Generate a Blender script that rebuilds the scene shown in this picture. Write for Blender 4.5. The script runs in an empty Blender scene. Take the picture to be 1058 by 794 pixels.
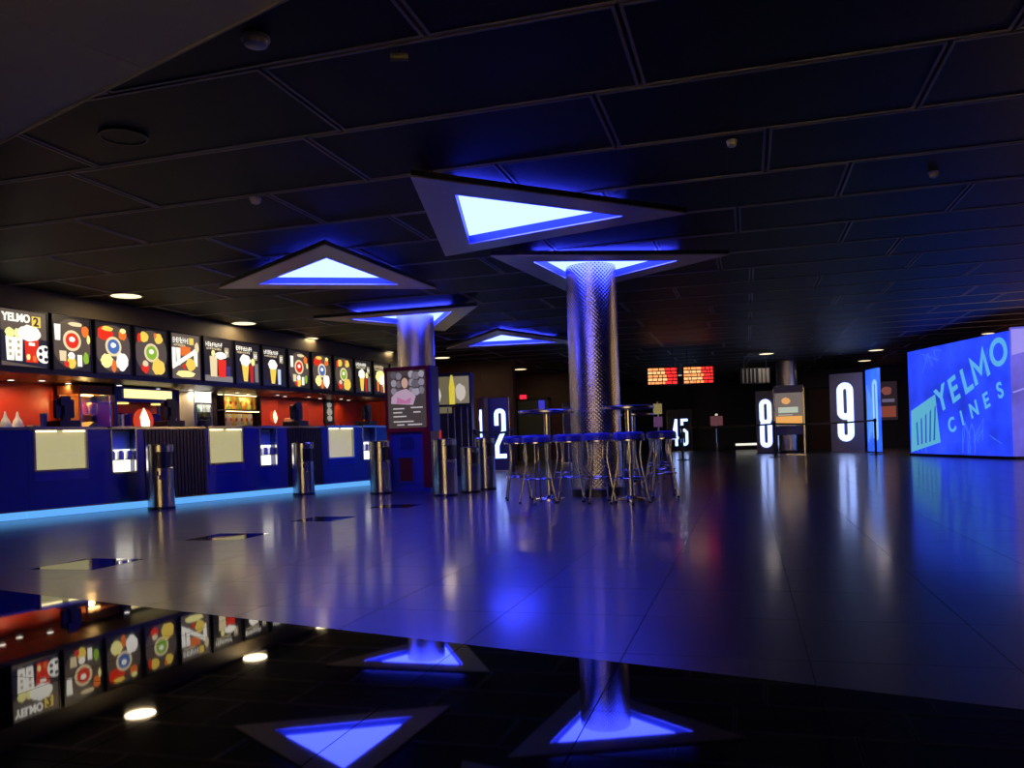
import bpy, math, random
from mathutils import Vector, Matrix
PI = math.pi; R = math.radians
random.seed(7)
SC = bpy.context.scene
COL = SC.collection
# ------------------------------------------------------------------ camera
YAW, ROLL, FPX, CAMZ = R(15.954), R(1.95), 850.0, 0.75
cd = bpy.data.cameras.new('camera'); cam = bpy.data.objects.new('camera', cd); COL.objects.link(cam)
cd.sensor_fit = 'HORIZONTAL'; cd.sensor_width = 36.0; cd.lens = 36.0 * FPX / 1058.0
cd.shift_y = (454.2 - 397.0) / 1058.0; cd.clip_start = 0.05; cd.clip_end = 200
cam.matrix_world = (Matrix.Translation((0, 0, CAMZ)) @ Matrix.Rotation(YAW, 4, 'Z')
                    @ Matrix.Rotation(PI / 2, 4, 'X') @ Matrix.Rotation(-ROLL, 4, 'Z'))
SC.camera = cam
# ------------------------------------------------------------------ world, exposure
w = bpy.data.worlds.new('world'); SC.world = w; w.use_nodes = True
w.node_tree.nodes['Background'].inputs[0].default_value = (0.02, 0.025, 0.04, 1)
w.node_tree.nodes['Background'].inputs[1].default_value = 0.3
vs = SC.view_settings
vs.view_transform = 'Standard'; vs.look = 'None'; vs.gamma = 1.0; vs.exposure = 0.0; vs.use_curve_mapping = False
SC.cycles.sample_clamp_indirect = 6.0
SC.cycles.max_bounces = 8
SC.cycles.caustics_reflective = False; SC.cycles.caustics_refractive = False
PANEL_LIGHT = (0.75, 1.10, 24.0)      # the blue ceiling light panels
BOARD = 1.15                         # menu light boxes

# ------------------------------------------------------------------ materials
MATS = {}
def nt(name):
    m = bpy.data.materials.new(name); m.use_nodes = True
    return m, m.node_tree, m.node_tree.nodes['Principled BSDF']
def mat(name, col, rough=0.5, metal=0.0, noise=0.0, nscale=8.0, bump=0.0, bscale=60.0, spec=0.5, coat=0.0):
    if name in MATS: return MATS[name]
    m, t, b = nt(name)
    b.inputs['Base Color'].default_value = (*col, 1); b.inputs['Roughness'].default_value = rough
    b.inputs['Metallic'].default_value = metal; b.inputs['Specular IOR Level'].default_value = spec
    b.inputs['Coat Weight'].default_value = coat; b.inputs['Coat Roughness'].default_value = 0.08
    N = t.nodes; L = t.links
    if noise or bump:
        tc = N.new('ShaderNodeTexCoord')
    if noise:
        n = N.new('ShaderNodeTexNoise'); n.inputs['Scale'].default_value = nscale; n.inputs['Detail'].default_value = 4
        L.new(tc.outputs['Object'], n.inputs['Vector'])
        r = N.new('ShaderNodeMapRange'); r.inputs['To Min'].default_value = 1 - noise; r.inputs['To Max'].default_value = 1 + noise
        L.new(n.outputs['Fac'], r.inputs['Value'])
        mx = N.new('ShaderNodeMix'); mx.data_type = 'RGBA'; mx.blend_type = 'MULTIPLY'; mx.inputs['Factor'].default_value = 1
        mx.inputs[6].default_value = (*col, 1); L.new(r.outputs['Result'], mx.inputs[7]); L.new(mx.outputs[2], b.inputs['Base Color'])
    if bump:
        n2 = N.new('ShaderNodeTexNoise'); n2.inputs['Scale'].default_value = bscale
        L.new(tc.outputs['Object'], n2.inputs['Vector'])
        bp = N.new('ShaderNodeBump'); bp.inputs['Strength'].default_value = bump; bp.inputs['Distance'].default_value = 0.01
        L.new(n2.outputs['Fac'], bp.inputs['Height']); L.new(bp.outputs['Normal'], b.inputs['Normal'])
    MATS[name] = m
    return m
def em(col, s=1.0, sample=True):
    key = 'emit_%s_%.2f' % ('_'.join('%.2f' % c for c in col), s)
    if key in MATS: return MATS[key]
    m, t, b = nt(key)
    b.inputs['Base Color'].default_value = (*[min(1, c * .3) for c in col], 1); b.inputs['Roughness'].default_value = 0.4
    b.inputs['Emission Color'].default_value = (*col, 1); b.inputs['Emission Strength'].default_value = s
    MATS[key] = m
    return m
def px(r, g, b):   # sRGB 0..255 -> linear
    f = lambda v: (v / 255 / 12.92) if v / 255 <= 0.04045 else ((v / 255 + 0.055) / 1.055) ** 2.4
    return (f(r), f(g), f(b))
def ink(r, g, b, s=BOARD): return em(px(r, g, b), s)

M_steel = mat('brushed_steel', (0.52, 0.51, 0.50), 0.22, 1.0, noise=.06, nscale=30)
M_chrome = mat('chrome', (0.72, 0.71, 0.70), 0.12, 1.0)
M_dark = mat('dark_paint', (0.012, 0.012, 0.014), 0.5)
M_black = mat('black_plastic', (0.01, 0.01, 0.012), 0.35)
M_navy = mat('navy_laminate', (0.018, 0.034, 0.22), 0.22, noise=.12, nscale=3, coat=.3)
M_ribbed = mat('dark_ribbed_panel', (0.022, 0.016, 0.02), 0.3, noise=.2, nscale=6)
M_top = mat('dark_worktop', (0.015, 0.015, 0.03), 0.2)
M_red = mat('red_wall_panel', (0.50, 0.035, 0.006), 0.35, noise=.2, nscale=2)
M_redpaint = mat('red_lacquer', (0.30, 0.012, 0.02), 0.3)
M_blue = mat('blue_metal_paint', (0.03, 0.045, 0.30), 0.3, 0.2)
M_white = mat('white_enamel', (0.75, 0.74, 0.70), 0.3)
M_cream = mat('cream_plaster', (0.62, 0.52, 0.33), 0.6)
M_seat = mat('blue_vinyl', (0.04, 0.05, 0.25), 0.35)
M_tabletop = mat('dark_table_laminate', (0.10, 0.09, 0.10), 0.18)
M_brown = mat('brown_wall_panel', (0.10, 0.035, 0.018), 0.5, noise=.25, nscale=2)
M_darkwall = mat('dark_wall', (0.05, 0.05, 0.07), 0.55, noise=.2, nscale=2)
M_frame = mat('coffer_metal', (0.72, 0.67, 0.63), 0.40, 0.85, noise=.05, nscale=6)
M_soffit = mat('grey_plasterboard', (0.62, 0.63, 0.66), 0.75, noise=.04, nscale=4)
M_rim = mat('ceiling_rim', (0.30, 0.27, 0.24), 0.5, 0.1)
M_joint = mat('floor_joint', (0.008, 0.008, 0.009), 0.8)
M_polish = mat('polished_black_granite', (0.006, 0.006, 0.007), 0.025, noise=.3, nscale=40, spec=0.55)
M_grate = mat('grey_green_door', (0.10, 0.11, 0.075), 0.5)

def panel_mat():
    m, t, b = nt('perforated_ceiling_metal'); N = t.nodes; L = t.links
    tc = N.new('ShaderNodeTexCoord')
    wv = N.new('ShaderNodeTexWave'); wv.inputs['Scale'].default_value = 22; wv.inputs['Distortion'].default_value = 0
    wv.bands_direction = 'X'; L.new(tc.outputs['Object'], wv.inputs['Vector'])
    n = N.new('ShaderNodeTexNoise'); n.inputs['Scale'].default_value = 3; L.new(tc.outputs['Object'], n.inputs['Vector'])
    cr = N.new('ShaderNodeValToRGB'); cr.color_ramp.elements[0].color = (0.008, 0.0075, 0.0075, 1); cr.color_ramp.elements[1].color = (0.016, 0.015, 0.014, 1)
    L.new(n.outputs['Fac'], cr.inputs['Fac']); L.new(cr.outputs['Color'], b.inputs['Base Color'])
    bp = N.new('ShaderNodeBump'); bp.inputs['Strength'].default_value = .25; bp.inputs['Distance'].default_value = .004
    L.new(wv.outputs['Fac'], bp.inputs['Height']); L.new(bp.outputs['Normal'], b.inputs['Normal'])
    b.inputs['Roughness'].default_value = .5; b.inputs['Specular IOR Level'].default_value = .10
    return m
M_panel = panel_mat()
def tile_mat():
    m, t, b = nt('satin_stone_tile'); N = t.nodes; L = t.links
    tc = N.new('ShaderNodeTexCoord'); oi = N.new('ShaderNodeObjectInfo')
    n = N.new('ShaderNodeTexNoise'); n.inputs['Scale'].default_value = 5; n.inputs['Detail'].default_value = 5
    L.new(tc.outputs['Object'], n.inputs['Vector'])
    cr = N.new('ShaderNodeValToRGB'); cr.color_ramp.elements[0].color = (0.036, 0.036, 0.042, 1); cr.color_ramp.elements[1].color = (0.060, 0.060, 0.068, 1)
    L.new(n.outputs['Fac'], cr.inputs['Fac'])
    mr = N.new('ShaderNodeMapRange'); mr.inputs['To Min'].default_value = .9; mr.inputs['To Max'].default_value = 1.1
    L.new(oi.outputs['Random'], mr.inputs['Value'])
    mx = N.new('ShaderNodeMix'); mx.data_type = 'RGBA'; mx.blend_type = 'MULTIPLY'; mx.inputs['Factor'].default_value = 1
    L.new(cr.outputs['Color'], mx.inputs[6]); L.new(mr.outputs['Result'], mx.inputs[7]); L.new(mx.outputs[2], b.inputs['Base Color'])
    r2 = N.new('ShaderNodeMapRange'); r2.inputs['To Min'].default_value = .29; r2.inputs['To Max'].default_value = .36; b.inputs['Specular IOR Level'].default_value = .7; b.inputs['Coat Weight'].default_value = .55; b.inputs['Coat Roughness'].default_value = .13
    L.new(n.outputs['Fac'], r2.inputs['Value']); L.new(r2.outputs['Result'], b.inputs['Roughness'])
    return m
M_tile = tile_mat()
def column_mat():
    m, t, b = nt('embossed_steel_sheet'); N = t.nodes; L = t.links
    tc = N.new('ShaderNodeTexCoord'); sp = N.new('ShaderNodeSeparateXYZ'); L.new(tc.outputs['Object'], sp.inputs[0])
    def mth(op, a, bb=None):
        q = N.new('ShaderNodeMath'); q.operation = op
        for i, v in enumerate((a, bb)):
            if v is None: continue
            if isinstance(v, (int, float)): q.inputs[i].default_value = v
            else: L.new(v, q.inputs[i])
        return q.outputs[0]
    ang = mth('ARCTAN2', sp.outputs['Y'], sp.outputs['X'])
    u = mth('MULTIPLY', ang, 40.0); v = mth('MULTIPLY', sp.outputs['Z'], 130.0)
    p = mth('MULTIPLY', mth('SINE', u), mth('SINE', v))
    bp = N.new('ShaderNodeBump'); bp.inputs['Strength'].default_value = .42; bp.inputs['Distance'].default_value = .004
    L.new(p, bp.inputs['Height']); L.new(bp.outputs['Normal'], b.inputs['Normal'])
    b.inputs['Base Color'].default_value = (0.62, 0.59, 0.56, 1); b.inputs['Metallic'].default_value = 1; b.inputs['Roughness'].default_value = .24
    return m
M_column = column_mat()
def glass_mat():
    m = bpy.data.materials.new('clear_glass'); m.use_nodes = True; t = m.node_tree; N = t.nodes; L = t.links
    N.remove(N['Principled BSDF']); o = N['Material Output']
    tr = N.new('ShaderNodeBsdfTransparent'); gl = N.new('ShaderNodeBsdfGlossy'); gl.inputs['Roughness'].default_value = .03
    lw = N.new('ShaderNodeLayerWeight'); lw.inputs['Blend'].default_value = .5
    pw = N.new('ShaderNodeMath'); pw.operation = 'POWER'; pw.inputs[1].default_value = 4; L.new(lw.outputs['Facing'], pw.inputs[0])
    fr = N.new('ShaderNodeMapRange'); fr.inputs['To Min'].default_value = .05; fr.inputs['To Max'].default_value = .9; L.new(pw.outputs[0], fr.inputs['Value'])
    mx = N.new('ShaderNodeMixShader'); L.new(fr.outputs[0], mx.inputs[0]); L.new(tr.outputs[0], mx.inputs[1]); L.new(gl.outputs[0], mx.inputs[2])
    L.new(mx.outputs[0], o.inputs['Surface'])
    return m
M_glass = glass_mat()
def screen_mat(name, base, s):
    m, t, b = nt(name); N = t.nodes; L = t.links
    tc = N.new('ShaderNodeTexCoord'); n = N.new('ShaderNodeTexNoise'); n.inputs['Scale'].default_value = 1.1; n.inputs['Detail'].default_value = 6
    L.new(tc.outputs['Object'], n.inputs['Vector'])
    cr = N.new('ShaderNodeValToRGB'); e = cr.color_ramp.elements
    e[0].position = .35; e[0].color = (*[c * .6 for c in base], 1); e[1].position = .7; e[1].color = (*[c * 1.35 for c in base], 1)
    L.new(n.outputs['Fac'], cr.inputs['Fac']); L.new(cr.outputs['Color'], b.inputs['Emission Color'])
    b.inputs['Emission Strength'].default_value = s; b.inputs['Base Color'].default_value = (.02, .03, .1, 1); b.inputs['Roughness'].default_value = .4
    return m

# ------------------------------------------------------------------ geometry helpers: a geo is (verts, faces)
def box(x0, x1, y0, y1, z0, z1):
    v = [(x, y, z) for z in (z0, z1) for y in (y0, y1) for x in (x0, x1)]
    return v, [(0, 2, 3, 1), (4, 5, 7, 6), (0, 1, 5, 4), (2, 6, 7, 3), (0, 4, 6, 2), (1, 3, 7, 5)]
def bbox(x0, x1, y0, y1, z0, z1, b=0.008):   # box with chamfered vertical and top edges (all in xz and xy)
    p = [(x0 + b, z0), (x1 - b, z0), (x1, z0 + b), (x1, z1 - b), (x1 - b, z1), (x0 + b, z1), (x0, z1 - b), (x0, z0 + b)]
    return flat(p, y0, y1)
def flat(poly, y0, y1):      # polygon in x,z extruded along y
    n = len(poly)
    v = [(x, y0, z) for x, z in poly] + [(x, y1, z) for x, z in poly]
    f = [tuple(range(n)), tuple(range(2 * n - 1, n - 1, -1))]
    f += [((i + 1) % n, i, n + i, n + (i + 1) % n) for i in range(n)]
    return v, f
def prism(poly, z0, z1):     # polygon in x,y extruded along z
    n = len(poly)
    v = [(x, y, z0) for x, y in poly] + [(x, y, z1) for x, y in poly]
    f = [tuple(range(n - 1, -1, -1)), tuple(range(n, 2 * n))]
    f += [(i, (i + 1) % n, n + (i + 1) % n, n + i) for i in range(n)]
    return v, f
def lathe(prof, n=32, cx=0, cy=0):   # profile of (r, z), closed at the ends with caps
    v, f = [], []
    for r, z in prof:
        for i in range(n):
            a = 2 * PI * i / n; v.append((cx + r * math.cos(a), cy + r * math.sin(a), z))
    for k in range(len(prof) - 1):
        for i in range(n):
            j = (i + 1) % n; f.append((k * n + i, k * n + j, (k + 1) * n + j, (k + 1) * n + i))
    f.append(tuple(range(n - 1, -1, -1))); f.append(tuple(range((len(prof) - 1) * n, len(prof) * n)))
    return v, f
def ring(prof, n=32, cx=0, cy=0):    # closed profile turned into a ring
    v, f = lathe(list(prof) + [prof[0]], n, cx, cy)
    return v, f[:-2]
def tube(pts, r, n=8, closed=False):
    pts = [Vector(p) for p in pts]; v, f = [], []; m = len(pts)
    for i, p in enumerate(pts):
        a = pts[(i - 1) % m] if (closed or i > 0) else p
        b = pts[(i + 1) % m] if (closed or i < m - 1) else p
        t = (b - a).normalized(); s = Vector((0, 0, 1)) if abs(t.z) < .9 else Vector((1, 0, 0))
        e = t.cross(s).normalized(); g = t.cross(e).normalized()
        for k in range(n):
            q = p + (e * math.cos(2 * PI * k / n) + g * math.sin(2 * PI * k / n)) * r; v.append(tuple(q))
    for i in range(m if closed else m - 1):
        i2 = (i + 1) % m
        for k in range(n):
            k2 = (k + 1) % n; f.append((i * n + k, i * n + k2, i2 * n + k2, i2 * n + k))
    if not closed:
        f.append(tuple(range(n - 1, -1, -1))); f.append(tuple(range((m - 1) * n, m * n)))
    return v, f
def join(*gs):
    v, f = [], []
    for g in gs:
        o = len(v); v += list(g[0]); f += [tuple(i + o for i in q) for q in g[1]]
    return v, f
def tr(g, dx=0, dy=0, dz=0, sx=1, sz=1, rot=0):   # rot about y, in the x,z plane
    c, s = math.cos(rot), math.sin(rot)
    return [((x * sx * c - z * sz * s) + dx, y + dy, (x * sx * s + z * sz * c) + dz) for x, y, z in g[0]], g[1]
def stroke(pts, wd, y0, y1, closed=False):        # a thick line in x,z
    n = len(pts); L, Rr = [], []
    for i in range(n):
        a = pts[(i - 1) % n] if (closed or i > 0) else pts[i]
        b = pts[(i + 1) % n] if (closed or i < n - 1) else pts[i]
        p = pts[i]
        d1 = Vector((p[0] - a[0], p[1] - a[1])); d2 = Vector((b[0] - p[0], b[1] - p[1]))
        if d1.length < 1e-9: d1 = d2
        if d2.length < 1e-9: d2 = d1
        d1.normalize(); d2.normalize(); t = d1 + d2
        if t.length < 1e-6: t = d1.copy()
        t.normalize(); nn = Vector((-t.y, t.x)); k = wd / 2 / max(.5, nn.dot(Vector((-d1.y, d1.x))))
        L.append((p[0] + nn.x * k, p[1] + nn.y * k)); Rr.append((p[0] - nn.x * k, p[1] - nn.y * k))
    v, f = [], []
    for i in range(n):
        v += [(L[i][0], y0, L[i][1]), (Rr[i][0], y0, Rr[i][1]), (L[i][0], y1, L[i][1]), (Rr[i][0], y1, Rr[i][1])]
    for i in range(n if closed else n - 1):
        a, b = 4 * i, 4 * ((i + 1) % n)
        f += [(a, a + 1, b + 1, b), (a + 2, b + 2, b + 3, a + 3), (a, b, b + 2, a + 2), (a + 1, a + 3, b + 3, b + 1)]
    if not closed:
        e = 4 * (n - 1); f += [(0, 2, 3, 1), (e, e + 1, e + 3, e + 2)]
    return v, f
def circ(r, n=28, cx=0, cz=0, sx=1): return [(cx + r * sx * math.cos(2 * PI * i / n), cz + r * math.sin(2 * PI * i / n)) for i in range(n)]
def arc(cx, cz, r, a0, a1, n=9): return [(cx + r * math.cos(R(a0 + (a1 - a0) * i / (n - 1))), cz + r * math.sin(R(a0 + (a1 - a0) * i / (n - 1)))) for i in range(n)]
def blob(cx, cz, rx, rz, rng, n=16, j=.22):
    return [(cx + rx * (1 - j * rng.random()) * math.cos(2 * PI * i / n), cz + rz * (1 - j * rng.random()) * math.sin(2 * PI * i / n)) for i in range(n)]

def me(name, g, m, smooth=False):
    d = bpy.data.meshes.new(name); d.from_pydata(g[0], [], g[1]); d.update()
    for x in (m if isinstance(m, (list, tuple)) else [m]): d.materials.append(x)
    if smooth:
        for p in d.polygons: p.use_smooth = True
        d.set_sharp_from_angle(angle=R(24) if smooth is True else smooth)
    return d
def obj(name, g, m, parent=None, loc=(0, 0, 0), rz=0, smooth=False, data=None):
    o = bpy.data.objects.new(name, data or me(name, g, m, smooth)); COL.objects.link(o)
    o.location = loc; o.rotation_euler = (0, 0, rz)
    if parent: o.parent = parent
    return o
def tag(o, label, cat, group=None):
    o['label'] = label; o['category'] = cat
    if group: o['group'] = group
    return o
def thing(name, label, cat, loc=(0, 0, 0), rz=0, group=None):
    o = bpy.data.objects.new(name, None); COL.objects.link(o); o.empty_display_size = .1
    o.location = loc; o.rotation_euler = (0, 0, rz)
    return tag(o, label, cat, group)
def struct(name, g=None, m=None, loc=(0, 0, 0), rz=0):
    o = obj(name, g, m, None, loc, rz) if g else bpy.data.objects.new(name, None)
    if not g: COL.objects.link(o); o.location = loc; o.rotation_euler = (0, 0, rz)
    o['kind'] = 'structure'
    return o
def dup(root, label, loc, rz=0):
    r = root.copy(); COL.objects.link(r); r.location = loc; r.rotation_euler = (0, 0, rz); r['label'] = label
    for ch in list(root.children):
        c = ch.copy(); COL.objects.link(c); c.parent = r
        for g in ch.children:
            q = g.copy(); COL.objects.link(q); q.parent = c
    return r
def lamp(name, kind, col, power, parent=None, loc=(0, 0, 0), size=.1, rot=(0, 0, 0), spot=None):
    d = bpy.data.lights.new(name, kind); d.color = col; d.energy = power
    if kind == 'AREA': d.shape = 'DISK'; d.size = size
    else: d.shadow_soft_size = size
    if kind == 'SPOT': d.spot_size = spot or R(100); d.spot_blend = .6
    o = bpy.data.objects.new(name, d); COL.objects.link(o); o.location = loc; o.rotation_euler = rot
    if parent: o.parent = parent
    return o
def text(name, s, size, m, parent, loc, rot=0, ex=.004, sx=1.0, bold=0.0, y=0):   # lettering in x,z facing -y, left aligned
    c = bpy.data.curves.new(name, 'FONT'); c.body = s; c.size = size; c.extrude = ex; c.offset = bold; c.resolution_u = 6
    t = bpy.data.objects.new(name + '_tmp', c); COL.objects.link(t)
    bpy.context.view_layer.update()
    d = bpy.data.meshes.new_from_object(t.evaluated_get(bpy.context.evaluated_depsgraph_get()))
    bpy.data.objects.remove(t); bpy.data.curves.remove(c)
    d.transform(Matrix.Rotation(-rot, 4, 'Y') @ Matrix.Rotation(PI / 2, 4, 'X') @ Matrix.Scale(sx, 4, (1, 0, 0)))
    d.materials.clear(); d.materials.append(m)
    return obj(name, None, None, parent, loc, data=d)

# digit strokes: width W, height H, stroke S, centred on x
def digit(ch, W, H, S, y0=-.012, y1=0):
    a = (W - S) / 2; b = S / 2; t = H - S / 2; mid = H * .5; st = lambda p, c=False: stroke(p, S, y0, y1, c)
    top = lambda: arc(0, t - a, a, 180, 0); bot = lambda: arc(0, b + a, a, 0, -180)
    if ch == '0': return st(arc(0, t - a, a, 0, 180) + arc(0, b + a, a, 180, 360), True)
    if ch == '8':
        m = H * .52
        return join(st(arc(0, t - a, a, 0, 180) + arc(0, m + a, a, 180, 360), True), st(arc(0, m - a, a, 0, 180) + arc(0, b + a, a, 180, 360), True))
    if ch == '9':
        m = H * .42
        return join(st(arc(0, t - a, a, 0, 180) + arc(0, m + a, a, 180, 360), True), st([(a, t - a), (a, mid)] + bot() + [(-a, H * .32)]))
    if ch == '2': return st([(-a, H * .66)] + top() + [(a, H * .56), (-a, H * .26), (-a, b), (a + S / 2, b)])
    if ch == '3': return join(st([(-a, H * .70)] + top() + [(a, H * .60), (a * .6, H * .52), (-a * .2, H * .52)]), st([(-a * .2, H * .52), (a * .6, H * .52), (a, H * .44)] + bot() + [(-a, H * .30)]))
    if ch == '1': return join(st([(0, 0), (0, H)]), st([(0, H - S * .7), (-a, H * .78)]))
    if ch == '4': return join(st([(a * .6, 0), (a * .6, H)]), st([(a * .6, H - b), (-a, H * .30), (a + S * .5, H * .30)]))
    if ch == '5': return st([(a + S / 2, t), (-a, t), (-a, H * .55), (0, H * .58), (a, H * .50)] + bot() + [(-a, H * .26)])

# ------------------------------------------------------------------ SETTING
# --- floor: concrete-dark bed with tiles; polished black granite in front of the edge line, satin stone beyond it
floor = struct('floor', box(-16, 14, -9, 42, -.30, -.004), M_joint)
T = .60; X0, Y0 = -1.03, 2.82
EA, EB = Vector((-4.07, 3.65)), Vector((0.68, 2.42))       # the edge between the two stones
ed = (EB - EA).normalized(); en = Vector((-ed.y, ed.x))     # en points away from the camera
def clip(poly, side, gap=.0015):
    out = []
    dist = lambda p: side * ((Vector(p) - EA).dot(en)) - gap
    for i, p in enumerate(poly):
        q = poly[(i + 1) % len(poly)]; a, b = dist(p), dist(q)
        if a >= 0: out.append(p)
        if (a >= 0) != (b >= 0):
            k = a / (a - b); out.append((p[0] + (q[0] - p[0]) * k, p[1] + (q[1] - p[1]) * k))
    return out
fwd = Vector((-math.sin(YAW), math.cos(YAW))); rgt = Vector((math.cos(YAW), math.sin(YAW)))
cells = []
for i in range(-26, 26):
    for j in range(-20, 66):
        x, y = X0 + i * T, Y0 + j * T
        if not (-15.5 < x < 13 and -8.5 < y < 41): continue
        c = Vector((x + T / 2, y + T / 2)); z = c.dot(fwd); a = c.dot(rgt)
        vis = z > 1.2 and abs(a) < z * .63 + .5
        cells.append((z if vis else 1000 + c.length, x, y))
cells.sort()
g2 = .0016
sq = [(g2, g2), (T - g2, g2), (T - g2, T - g2), (g2, T - g2)]
tile_me = me('floor_tile', prism([(p[0] - T / 2, p[1] - T / 2) for p in sq], -.012, 0), M_tile)
pol_me = me('polished_floor_tile', prism([(p[0] - T / 2, p[1] - T / 2) for p in sq], -.012, 0), M_polish)
rest_s, rest_p, nt_, np_ = [], [], 0, 0
for z, x, y in cells:
    poly = [(x + p[0], y + p[1]) for p in sq]
    for side, m, full, nm in ((1, M_tile, tile_me, 'floor_tile'), (-1, M_polish, pol_me, 'polished_floor_tile')):
        q = clip(poly, side)
        if len(q) < 3: continue
        own = (nt_ + np_ < 292)
        if own:
            if side > 0: nt_ += 1
            else: np_ += 1
            cx, cy = x + T / 2, y + T / 2
            if len(q) == 4 and all(abs(a[0] - b[0]) + abs(a[1] - b[1]) < 1e-6 for a, b in zip(q, poly)):
                obj(nm, None, None, floor, (cx, cy, 0), data=full)
            else:
                obj(nm, prism([(a - cx, b - cy) for a, b in q], -.012, 0), m, floor, (cx, cy, 0))
        else:
            (rest_s if side > 0 else rest_p).append(prism(q, -.012, 0))
for g, m, nm in ((rest_s, M_tile, 'distant_floor_tiles'), (rest_p, M_polish, 'outer_polished_tiles')):
    if g:
        o = obj(nm, join(*g), m, floor); o['kind'] = 'stuff'
for x, y in ((-4.58, 4.34), (-4.54, 5.84), (-4.44, 7.32), (-4.30, 8.80)):
    obj('polished_inlay', prism([(0, 0), (.5, 0), (.5, .48), (0, .48)], -.011, .0012), M_polish, floor, (x, y, 0))

# --- ceiling of dark perforated panels with pale rims
CZ = 2.95
ceil = struct('ceiling', box(-16, 14, -9, 42, CZ + .05, CZ + .30), M_dark)
PW, PD = 2.08, 1.05
def panel_mesh():
    g = .012; r = .020; hx, hy = PW / 2 - g, PD / 2 - g; ix, iy = hx - r, hy - r
    v = [(-hx, -hy, 0), (hx, -hy, 0), (hx, hy, 0), (-hx, hy, 0), (-ix, -iy, .0), (ix, -iy, .0), (ix, iy, .0), (-ix, iy, .0),
         (-hx, -hy, .05), (hx, -hy, .05), (hx, hy, .05), (-hx, hy, .05), (-ix, -iy, .006), (ix, -iy, .006), (ix, iy, .006), (-ix, iy, .006)]
    f = [(0, 4, 5, 1), (1, 5, 6, 2), (2, 6, 7, 3), (3, 7, 4, 0), (0, 1, 9, 8), (1, 2, 10, 9), (2, 3, 11, 10), (3, 0, 8, 11), (8, 9, 10, 11),
         (4, 12, 13, 5), (5, 13, 14, 6), (6, 14, 15, 7), (7, 15, 12, 4), (12, 15, 14, 13)]
    d = bpy.data.meshes.new('ceiling_panel'); d.from_pydata(v, [], f); d.materials.append(M_rim); d.materials.append(M_panel)
    d.polygons[-1].material_index = 1; d.update()
    return d
pm = panel_mesh()
OFFS = {0: -2.65, 1: -2.96, 2: -6.02, 3: .90, 4: 2.06, 5: 1.13, -1: -1.6, -2: -.9}
rr = random.Random(3)
pc = []
for j in range(-11, 35):
    y = 4.2 + j * PD; off = OFFS.get(j, .13 if j > 5 and j % 2 else rr.uniform(0, PW))
    for i in range(-9, 9):
        x = off % PW + i * PW
        if not (-13.5 < x < 11): continue
        c = Vector((x + PW / 2, y + PD / 2)); z = c.dot(fwd); a = c.dot(rgt)
        if (z > 1.0 and abs(a) < z * .66 + 1.6) or (abs(c.x) < 6 and -6 < c.y < 3): pc.append((z if z > 0 else 50 - z, c))
pc.sort(key=lambda q: q[0])
restp = []
for k, (z, c) in enumerate(pc):
    if k < 298: obj('ceiling_panel', None, None, ceil, (c.x, c.y, CZ), data=pm)
    else: restp.append(([(v.co.x + c.x, v.co.y + c.y, v.co.z + CZ) for v in pm.vertices], [tuple(p.vertices) for p in pm.polygons]))
if restp: obj('distant_ceiling_panels', join(*restp), M_panel, ceil)['kind'] = 'stuff'
# pale plasterboard soffit over the polished floor
S1, S2 = Vector((-12.0, 6.86)), Vector((9.0, -.33))
sd = (S2 - S1).normalized(); sn = Vector((-sd.y, sd.x))
mid = S1 + sd * ((Vector((-2.6, 3.65)) - S1).dot(sd))
def soff(a, b, depth=12): return [tuple(a), tuple(a - sn * depth), tuple(b - sn * depth), tuple(b)]
so = struct('trim_1', prism(soff(S1, S2), 2.90, 2.948), M_dark)
seam = S1 + sd * ((Vector((-3.10, 3.80)) - S1).dot(sd))
cuts = [S1 + sd * .02] + [seam + sd * (2.4 * k) for k in (-2, -1, 0, 1, 2, 3)] + [S2 - sd * .02]
for k in range(len(cuts) - 1):
    a, b = cuts[k] + sd * .004, cuts[k + 1] - sd * .004
    if (b - a).dot(sd) > .1: obj('soffit_board', prism(soff(a - sn * .012, b - sn * .012, 11.9), 2.85, 2.90), M_soffit, so)
obj('edge_strip', prism([tuple(S1), tuple(S1 - sn * .012), tuple(S2 - sn * .012), tuple(S2)], 2.84, 2.90), M_rim, so)

# --- walls
A5 = R(5); d2 = Vector((math.sin(A5), math.cos(A5))); n2 = Vector((-d2.y, d2.x)); P0 = Vector((-8.79, 8.04)); RZB = PI / 2 - A5
def Wp(s, off, z=0): q = P0 + d2 * s + n2 * off; return (q.x, q.y, z)
wl = struct('wall_left', box(-12, 16.5, 0, .2, 0, 3.0), M_dark, Wp(0, 1.72), RZB)
for k in range(14):
    obj('red_panel', box(-2.2 + k * 1.1 + .006, -2.2 + (k + 1) * 1.1 - .006, -.02, 0, .0, 2.2), M_red, wl)
struct('wall_back', box(-16, 14, 0, .2, 0, 3.0), M_darkwall, (0, 37.5, 0))
struct('wall_front', box(-16, 14, 0, .2, 0, 2.84), mat('cream_lobby_wall', (.72, .60, .36), .6), (0, -4.8, 0))
wlr = struct('wall_left_rear', box(-14, -6.25, 0, .2, 0, 3.0), M_brown, (0, 22.2, 0))
for k in range(5): obj('wall_panel', box(-9.9 + k * .9 + .005, -9.9 + (k + 1) * .9 - .005 if k < 4 else -6.26, -.02, 0, .02, 2.94), M_brown, wlr)
wlc = struct('wall_corridor', box(-9, -4.4, 0, .2, 0, 3.0), M_brown, (0, 27.2, 0))
dr = struct('door_1', box(-7.50, -6.45, -.05, 0, 0, 2.05), M_grate, (0, 27.2, 0))
obj('door_frame', join(box(-7.58, -7.50, -.07, 0, 0, 2.13), box(-6.45, -6.37, -.07, 0, 0, 2.13), box(-7.58, -6.37, -.07, 0, 2.05, 2.13)), M_dark, dr)
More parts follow.
